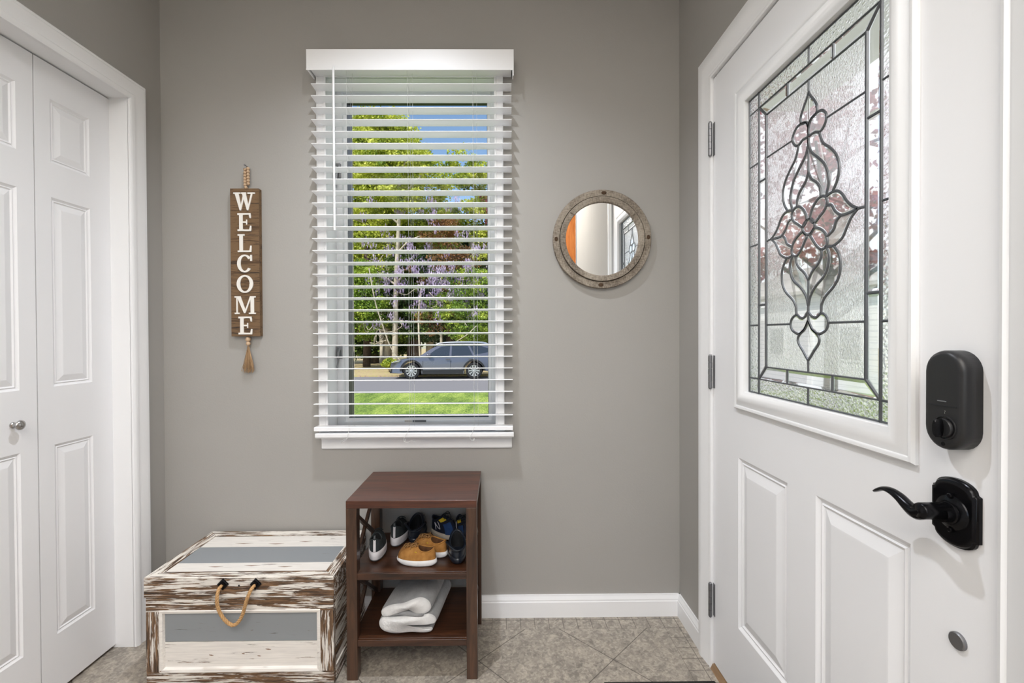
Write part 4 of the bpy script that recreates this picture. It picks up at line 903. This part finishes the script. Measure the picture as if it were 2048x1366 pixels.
house('neighbour_house', 'pale blue-grey neighbouring house at the edge of the driveway', 12.5, 20, 3, 12.2, 2.8, siding('blue_siding','dde3e6','aab3b8'), [(9.2,10.2,0,1.5),(5,6,0,1.5)], rf_m)
# ---- car
def car():
    t = thing('parked_station_wagon', 'dark grey station wagon parked at the far side of the road', 'car', (-2.2,20.9,G0-.02))
    z0 = G0-.02; xf = -4.95           # front bumper x; car extends to +x
    paint = M('dark_grey_car_paint', '5b5c69', .25, .45, coat=1).m; clad = vary('black_cladding','1b1c20',.6); chrome = vary('silver_rail','cfd1d6',.25,metal=.9); tyre = vary('tyre_rubber','17171a',.85); alloy = vary('alloy_wheel','d2d4d8',.3,metal=.8)
    gm = M('tinted_car_glass','20262e',.03, 0, 1).m
    yn, yf = 20.05, 21.87            # near and far sides
    wb, wr = 2.745, .362; xw1 = xf+.95; xw2 = xw1+wb
    def arch(xw, r, n=9): return [(xw+r*cos(a), .36+r*sin(a)) for a in np.linspace(pi*.98+.05, .02*pi-.05, n)]
    low = [(0.06,.28),(.55-.0,.25)]+[(x-xf,z) for x,z in arch(xw1,.43)]+[(xw1-xf+.45,.22),(xw2-xf-.45,.22)]+[(x-xf,z) for x,z in arch(xw2,.43)]+[(4.62,.30),(4.84,.36),(4.87,.60),(4.84,.86),(4.80,1.05)]
    # beltline back to the front over the bonnet
    topl = [(4.72,1.10),(3.6,1.03),(2.4,.985),(1.55,.97),(1.15,.965),(.6,.88),(.22,.80),(.05,.70),(0,.50),(.02,.36)]
    P = low+topl
    rings = []
    for f, k, dz in ((yn,.97,0),(yn-.0,1,0),(yn+.05,1,0),(yf-.05,1,0),(yf,1,0)): 
        rings.append([(xf+2.4+(x-2.4)*(.985 if k < 1 else 1), f+(.03 if k < 1 else 0)*0+(.10*max(0,(z-.75)/.35) if f < 21 else -.10*max(0,(z-.75)/.35))+(.12*max(0,(.5-x)/.5)**1.5 if f < 21 else -.12*max(0,(.5-x)/.5)**1.5), z0+z) for x,z in P])
    build('body', MB().rings(rings), paint, t, smooth=True)
    # greenhouse
    gl_ = [(1.22,.955),(1.75,1.30),(2.05,1.45),(2.5,1.535),(3.4,1.545),(4.1,1.50),(4.45,1.42),(4.78,1.06)]
    def inn(z): return .10+.20*max(0,(z-.95)/.6)
    mb = MB(); mb.rings([[(xf+x, yn+inn(z), z0+z) for x,z in gl_]+[(xf+4.78,yn+.09,z0+.95),(xf+1.22,yn+.09,z0+.90)], [(xf+x, yf-inn(z), z0+z) for x,z in gl_]+[(xf+4.78,yf-.09,z0+.95),(xf+1.22,yf-.09,z0+.90)]])
    build('cabin', mb, paint, t, smooth=True)
    wins_ = [[(1.62,1.00),(1.98,1.28),(2.25,1.42),(2.62,1.455),(2.60,1.01)], [(2.70,1.01),(2.71,1.46),(3.40,1.465),(3.62,1.05),(3.60,1.04)], [(3.70,1.06),(3.50,1.46),(4.0,1.44),(4.32,1.33),(4.42,1.22),(4.2,1.14)]]
    for side in (0,1):
        for P_ in wins_:
            fn = (lambda a,b,h: (xf+a, yn+inn(b)-.006-h, z0+b)) if side == 0 else (lambda a,b,h: (xf+a, yf-inn(b)+.006+h, z0+b))
            build('side_window', MB().prism(P_, fn, 0, .004), gm, t)
    build('windscreen', MB().add([(xf+1.26,yn+.16,z0+.99),(xf+1.26,yf-.16,z0+.99),(xf+1.97,yf-.30,z0+1.43),(xf+1.97,yn+.30,z0+1.43)], [(0,1,2,3)]), gm, t)
    for side in (0,1):
        sgn = -1 if side == 0 else 1; yy = yn if side == 0 else yf
        fn = lambda a,b,h: (xf+a, yy+sgn*(.012+h), z0+b)
        build('sill_cladding', MB().prism([(1.42,.22),(3.22,.22),(3.20,.42),(1.44,.40)], fn, -.02, .012), clad, t)
        for xw in (xw1,xw2):
            a_ = [(xw-xf+.43*cos(q), .36+.43*sin(q)) for q in np.linspace(pi,0,15)]; b_ = [(xw-xf+.50*cos(q), .36+.50*sin(q)) for q in np.linspace(0,pi,15)]
            build('wheel_arch', MB().prism(a_+b_, fn, -.03, .012), clad, t)
            w_ = build('wheel', MB().lathe([(.20,-.10),(wr-.02,-.11),(wr,-.08),(wr,.08),(wr-.02,.11),(.235,.115),(.225,.08),(.0001,.07)], (xw, yy+(.11 if side == 0 else -.11), z0+wr), 'y' if side else '-y', 36), tyre, t, smooth=True)
            mb = MB(); cy_ = yy+(0.0 if side == 0 else 0); 
            mb.lathe([(.055,.06),(.055,.095),(.03,.10),(.0001,.10)], (xw, yy+(.11 if side == 0 else -.11), z0+wr), 'y' if side else '-y', 20)
            for q in range(10):
                a = q*pi/5; c0 = Vector((cos(a),0,sin(a))); s0 = Vector((-sin(a),0,cos(a)))
                o_ = Vector((xw, yy+sgn*(-.11+.095) if 1 else 0, z0+wr)); r = [o_+c0*.04+s0*.012, o_+c0*.04-s0*.012, o_+c0*.235-s0*.034, o_+c0*.235+s0*.034]; bk = [p-Vector((0,sgn*.03,0)) for p in r]
                mb.add(r+bk, [(0,1,2,3),(4,7,6,5),(0,4,5,1),(1,5,6,2),(2,6,7,3),(3,7,4,0)])
            mb.lathe([(.225,.06),(.245,.10),(.245,.118),(.232,.118),(.225,.06)], (xw, yy+(.11 if side == 0 else -.11), z0+wr), 'y' if side else '-y', 36, False)
            build('alloy_rim', mb, alloy, w_)
        build('roof_rail', MB().tube(crom([(xf+2.02,yy-sgn*.27,z0+1.50),(xf+2.25,yy-sgn*.28,z0+1.575),(xf+3.2,yy-sgn*.28,z0+1.605),(xf+4.0,yy-sgn*.28,z0+1.575),(xf+4.25,yy-sgn*.27,z0+1.50)], 5), .035, 8), chrome, t, smooth=True)
        build('wing_mirror', MB().sphere((xf+1.72,yy+sgn*.10,z0+1.05), .13, 12, (.9,.7,.6)), paint, t, smooth=True)
        build('headlight', MB().prism([(.10,.72),(.42,.78),(.50,.83),(.30,.80),(.08,.76)], fn, -.09, .0), chrome, t)
        build('tail_light', MB().prism([(4.50,.98),(4.80,.90),(4.84,1.0),(4.60,1.06)], fn, -.06, .002), vary('red_lens','7a1418',.2), t)
        for hx in (2.45, 3.45): build('door_handle', MB().box(xf+hx,xf+hx+.20,yy+sgn*.04-.015,yy+sgn*.04+.015,z0+.86,z0+.895), paint, t)
        for hx in (1.45, 2.66, 3.66): build('door_seam', MB().box(xf+hx,xf+hx+.012,min(yy-sgn*.0,yy+sgn*.004),max(yy-sgn*.0,yy+sgn*.004),z0+.42,z0+.80), clad, t)
    build('front_bumper', MB().prism([(-.02,.26),(.50,.24),(.52,.42),(.02,.46)], lambda a,b,h: (xf+a,h,z0+b), yn+.10, yf-.10), clad, t)
    return t
car()
# ---- vegetation
def leaf_mat(name, stops, trans=.3):
    a = M(name, 'ffffff', .6); c_ = a.ramp(a.noise(a.co(), 1.1, 6, .75), stops); a.color(c_)
    tl = a.n('ShaderNodeBsdfTranslucent'); a.l(c_, tl.inputs[0]); mx = a.n('ShaderNodeMixShader'); mx.inputs[0].default_value = trans
    a.l(a.p.outputs[0], mx.inputs[1]); a.l(tl.outputs[0], mx.inputs[2]); a.l(mx.outputs[0], a.nt.nodes['Material Output'].inputs[0]); return a.m
lime_l = leaf_mat('lime_leaves', [(.38,'5f7a20'),(.5,'b0b93a'),(.61,'e6e670')]); mid_l = leaf_mat('green_leaves', [(.38,'33501a'),(.5,'7b9a2e'),(.62,'c3cf55')])
dark_l = leaf_mat('evergreen_leaves', [(.38,'16240e'),(.5,'35501c'),(.64,'9aae44')], .2); red_l = leaf_mat('red_leaves', [(.36,'6a2f38'),(.5,'a05058'),(.65,'c88480')], .5)
lil_l = leaf_mat('lilac_blossom', [(.35,'8d78a0'),(.5,'b9a4c8'),(.65,'ddd0e4')]); brn_l = leaf_mat('bronze_leaves', [(.36,'5a3a20'),(.5,'96683c'),(.66,'c09a62')])
bark_l = noise_mat('pale_bark', [(.3,'8d8272'),(.7,'cfc4b2')], 6, .9, .6, .03, (1,1,.3)); bark_d = noise_mat('dark_bark', [(.3,'2e241c'),(.7,'5a4a3c')], 6, .9, .6, .03, (1,1,.3))
def leaves(name, blobs, size, mat_, parent, hang=False):
    V = []; 
    for (c_, r, n) in blobs:
        d = rng.normal(size=(n,3)); d /= np.linalg.norm(d, axis=1)[:,None]; rad = rng.random(n)**.45
        V.append(np.array(c_)+d*rad[:,None]*np.array(r))
    P = np.concatenate(V); n = len(P); b = np.array(BASE[parent.name]); P = P-b
    a = rng.normal(size=(n,3)); a /= np.linalg.norm(a,axis=1)[:,None]; t = rng.normal(size=(n,3)); u = np.cross(a,t); u /= np.linalg.norm(u,axis=1)[:,None]; a = np.cross(u, a) if False else a
    s_ = .92*size*(.6+.8*rng.random(n))[:,None]
    if hang: u = np.tile([0,0,-1.0],(n,1)); a = rng.normal(size=(n,3)); a[:,2] = 0; a /= np.linalg.norm(a,axis=1)[:,None]; q = [P-a*s_*.3, P+u*s_*1.6, P+a*s_*.3, P-u*s_*.3]
    else: q = [P-a*s_*.5, P-u*s_*.32, P+a*s_*.5, P+u*s_*.32]
    co = np.stack(q, 1).reshape(-1,3).astype(np.float32)
    me = bpy.data.meshes.new(name); me.vertices.add(4*n); me.vertices.foreach_set('co', co.ravel()); me.loops.add(4*n); me.loops.foreach_set('vertex_index', np.arange(4*n, dtype=np.int32))
    me.polygons.add(n); me.polygons.foreach_set('loop_start', np.arange(0,4*n,4, dtype=np.int32)); me.polygons.foreach_set('loop_total', np.full(n,4,dtype=np.int32)); me.update(calc_edges=True); me.materials.append(mat_)
    o = bpy.data.objects.new(name, me); COL.objects.link(o); o.parent = parent; return o
def branchy(x, y, z0, top, r, lean=0, nb=6, spread=2.0, seed=1):
    R = random.Random(seed); mb = MB(); tr = crom([(x,y,z0-.1),(x+lean*.3+R.uniform(-.1,.1),y,z0+(top-z0)*.4),(x+lean*.7+R.uniform(-.2,.2),y,z0+(top-z0)*.75),(x+lean,y,top)], 5)
    mb.tube(tr, [r*(1-.75*i/len(tr)) for i in range(len(tr))], 8)
    for k in range(nb):
        f = R.uniform(.35,.9); p = tr[int(f*(len(tr)-1))]; a = R.uniform(0,2*pi); L = spread*R.uniform(.5,1)
        q = p+Vector((cos(a)*L*.5, sin(a)*L*.5, L*.35)); e = p+Vector((cos(a)*L, sin(a)*L, L*.6+R.uniform(-.3,.3)))
        mb.tube(crom([p,q,e],4), [r*.4*(1-.09*i) for i in range(9)], 6)
    return mb
def blobs(cx, cy, z0, z1, rx, ry, n, per, k=.5):
    out = []; n = int(n*2.1); per = int(per*1.8)
    for i in range(n):
        a = random.uniform(0,2*pi); f = sqrt(random.random()); z = random.uniform(z0,z1); q = 1-.55*abs((z-(z0+z1)/2)/((z1-z0)/2))**2
        r = random.uniform(.5,1.1)*k*2
        out.append(((cx+rx*f*q*cos(a), cy+ry*f*q*sin(a), z), (r,r,r*.55), per))
    return out
def tree(label, cx, cy, top, r, lm, bm_, crown, n, per, size, cat='tree', lean=0, name='broadleaf_tree', seed=1, group='trees beyond the road', base=None):
    t = thing(name, label, cat, (cx,cy,G0+.04 if base is None else base), group)
    if r: build('trunk', branchy(cx, cy, G0, top, r, lean, 8, crown[2]*.8, seed), bm_, t, smooth='all')
    leaves('foliage', blobs(cx+lean*.7, cy, crown[0], crown[1], crown[2], crown[3], n, per, crown[4] if len(crown) > 4 else .5), size, lm, t); return t
tree('tall lime-green spring tree rising left of centre beyond the road', -7.4, 28.5, 12, .24, lime_l, bark_l, (4.5,14.6,3.1,2.2,.55), 105, 190, .17, seed=3)
tree('pale-trunked tree with thin green crown at the middle of the window view', -5.9, 25.0, 10.8, .17, lime_l, bark_l, (7.6,11.6,2.3,1.4,.36), 34, 130, .15, lean=.3, seed=5)
tree('loose green tree on the right of the window view, sky above it', -2.0, 28.2, 9.0, .18, lime_l, bark_l, (4.0,12.2,3.1,1.8,.42), 64, 150, .16, lean=-.2, seed=8)
tree('bushy green tree filling the far right beyond the parked car', 2.6, 29, 9.5, .22, mid_l, bark_d, (1.5,10.6,3.0,2.2,.6), 70, 160, .18, seed=9)
tree('dark evergreen tree in the shade behind the pale trunks', -8.5, 30.5, 8, .30, dark_l, bark_d, (0,9.0,4.5,1.5,.7), 110, 240, .2, seed=10, name='evergreen_tree')
tree('dark evergreen tree in the shade behind the parked car', -1.5, 31.0, 8, .30, dark_l, bark_d, (0,8.0,4.8,1.5,.7), 110, 240, .2, seed=12, name='evergreen_tree')
tree('spreading green shrub mass at the left foot of the trees', -8.2, 25.0, 2.5, .14, mid_l, bark_d, (1.2,5.0,1.9,.8,.4), 60, 170, .13, 'shrub', name='woodland_shrub', seed=13)
tree('green climbing shrub behind the car roof on the right', -1.6, 25.2, 3.0, .14, mid_l, bark_d, (1.0,4.6,2.2,.8,.38), 60, 170, .13, 'shrub', name='woodland_shrub', seed=14)
tree('dark leafy thicket between the trunks at the middle', -5.0, 26.2, 3.0, .32, dark_l, bark_d, (.9,5.6,2.2,.9,.42), 60, 180, .14, 'shrub', name='woodland_shrub', seed=15)
tree('bronze-leaved vine tangle climbing right of the pale trunk', -3.4, 25.6, 4.5, .09, brn_l, bark_l, (1.2,7.6,1.9,.8,.30), 34, 70, .12, 'vine', name='vine_tangle', seed=16)
tree('red-leaved tree at the right edge of the window view', .5, 26.8, 9.5, .13, red_l, bark_d, (7.0,10.0,1.5,1.1,.4), 30, 120, .15, name='red_leaf_tree', seed=17)
tree('young shrub with pale green leaves beside the car bonnet', -5.7, 23.2, .2, .03, lime_l, bark_d, (-.45,.0,.35,.3,.12), 8, 60, .10, 'shrub', name='woodland_shrub', seed=21)
wv_ = thing('wisteria_vine', 'wisteria with hanging lilac blossom over the dark shrubs', 'vine', (-4.5,25.0,G0))
bl_ = [((random.uniform(-7.5,-.6), random.uniform(24.2,25.2), random.choice([random.uniform(1.6,4.6), random.uniform(2.5,5.2), random.uniform(4,9)])), (.26,.18,.34), 36) for _ in range(150)]
leaves('blossom', bl_, .085, lil_l, wv_, True)
mb = MB(); R = random.Random(5)
for k in range(16):
    x = R.uniform(-8.5,0); z = R.uniform(.5,5); P = [(x,24.6,z)]
    for j in range(4): P.append((P[-1][0]+R.uniform(-.6,.7), 24.6+R.uniform(-.4,.4), P[-1][2]+R.uniform(-.5,.7)))
    mb.tube(crom(P,4), .022, 5)
mb.tube(crom([(-6.9,23.8,4.6),(-6.6,23.8,2.9),(-6.2,23.8,1.6),(-5.8,23.8,.5),(-5.2,23.8,-.25),(-4.4,23.8,.0)],6), .03, 6)
mb.tube(crom([(-4.4,24.6,G0),(-4.5,24.6,2),(-4.3,24.6,4)],4), .05, 6)
build('stems', mb, bark_l, wv_, smooth='all')
for k in range(7):
    x = -9.3+k*1.25+random.uniform(-.2,.2); t = thing('tree_trunk', ['slim trunk at the far left of the wood','grey trunk in shade left of the car','grey trunk just left of the car bonnet','dark trunk above the car bonnet','dark trunk behind the car windscreen','dark trunk behind the car roof','dark trunk behind the car tail'][k], 'tree', (x,27.2,G0), 'trunks in the wood'); build('bark', MB().tube([(x,27.2,G0-.1),(x+.1,27.2,3),(x+.05,27.2,7)], [.24,.19,.13], 8), bark_d if k % 2 else bark_l, t, smooth='all')
# red maple by the porch
mp = thing('red_maple', 'red-leaved maple outside the entry door glass', 'tree', (6.2,8.6,G0))
build('trunk', branchy(6.2, 8.6, G0, 4.6, .13, 0, 12, 2.6, 30), bark_d, mp, smooth='all')
leaves('foliage', blobs(5.9, 8.4, 2.4, 5.4, 2.6, 2.6, 34, 45, .30), .13, red_l, mp)
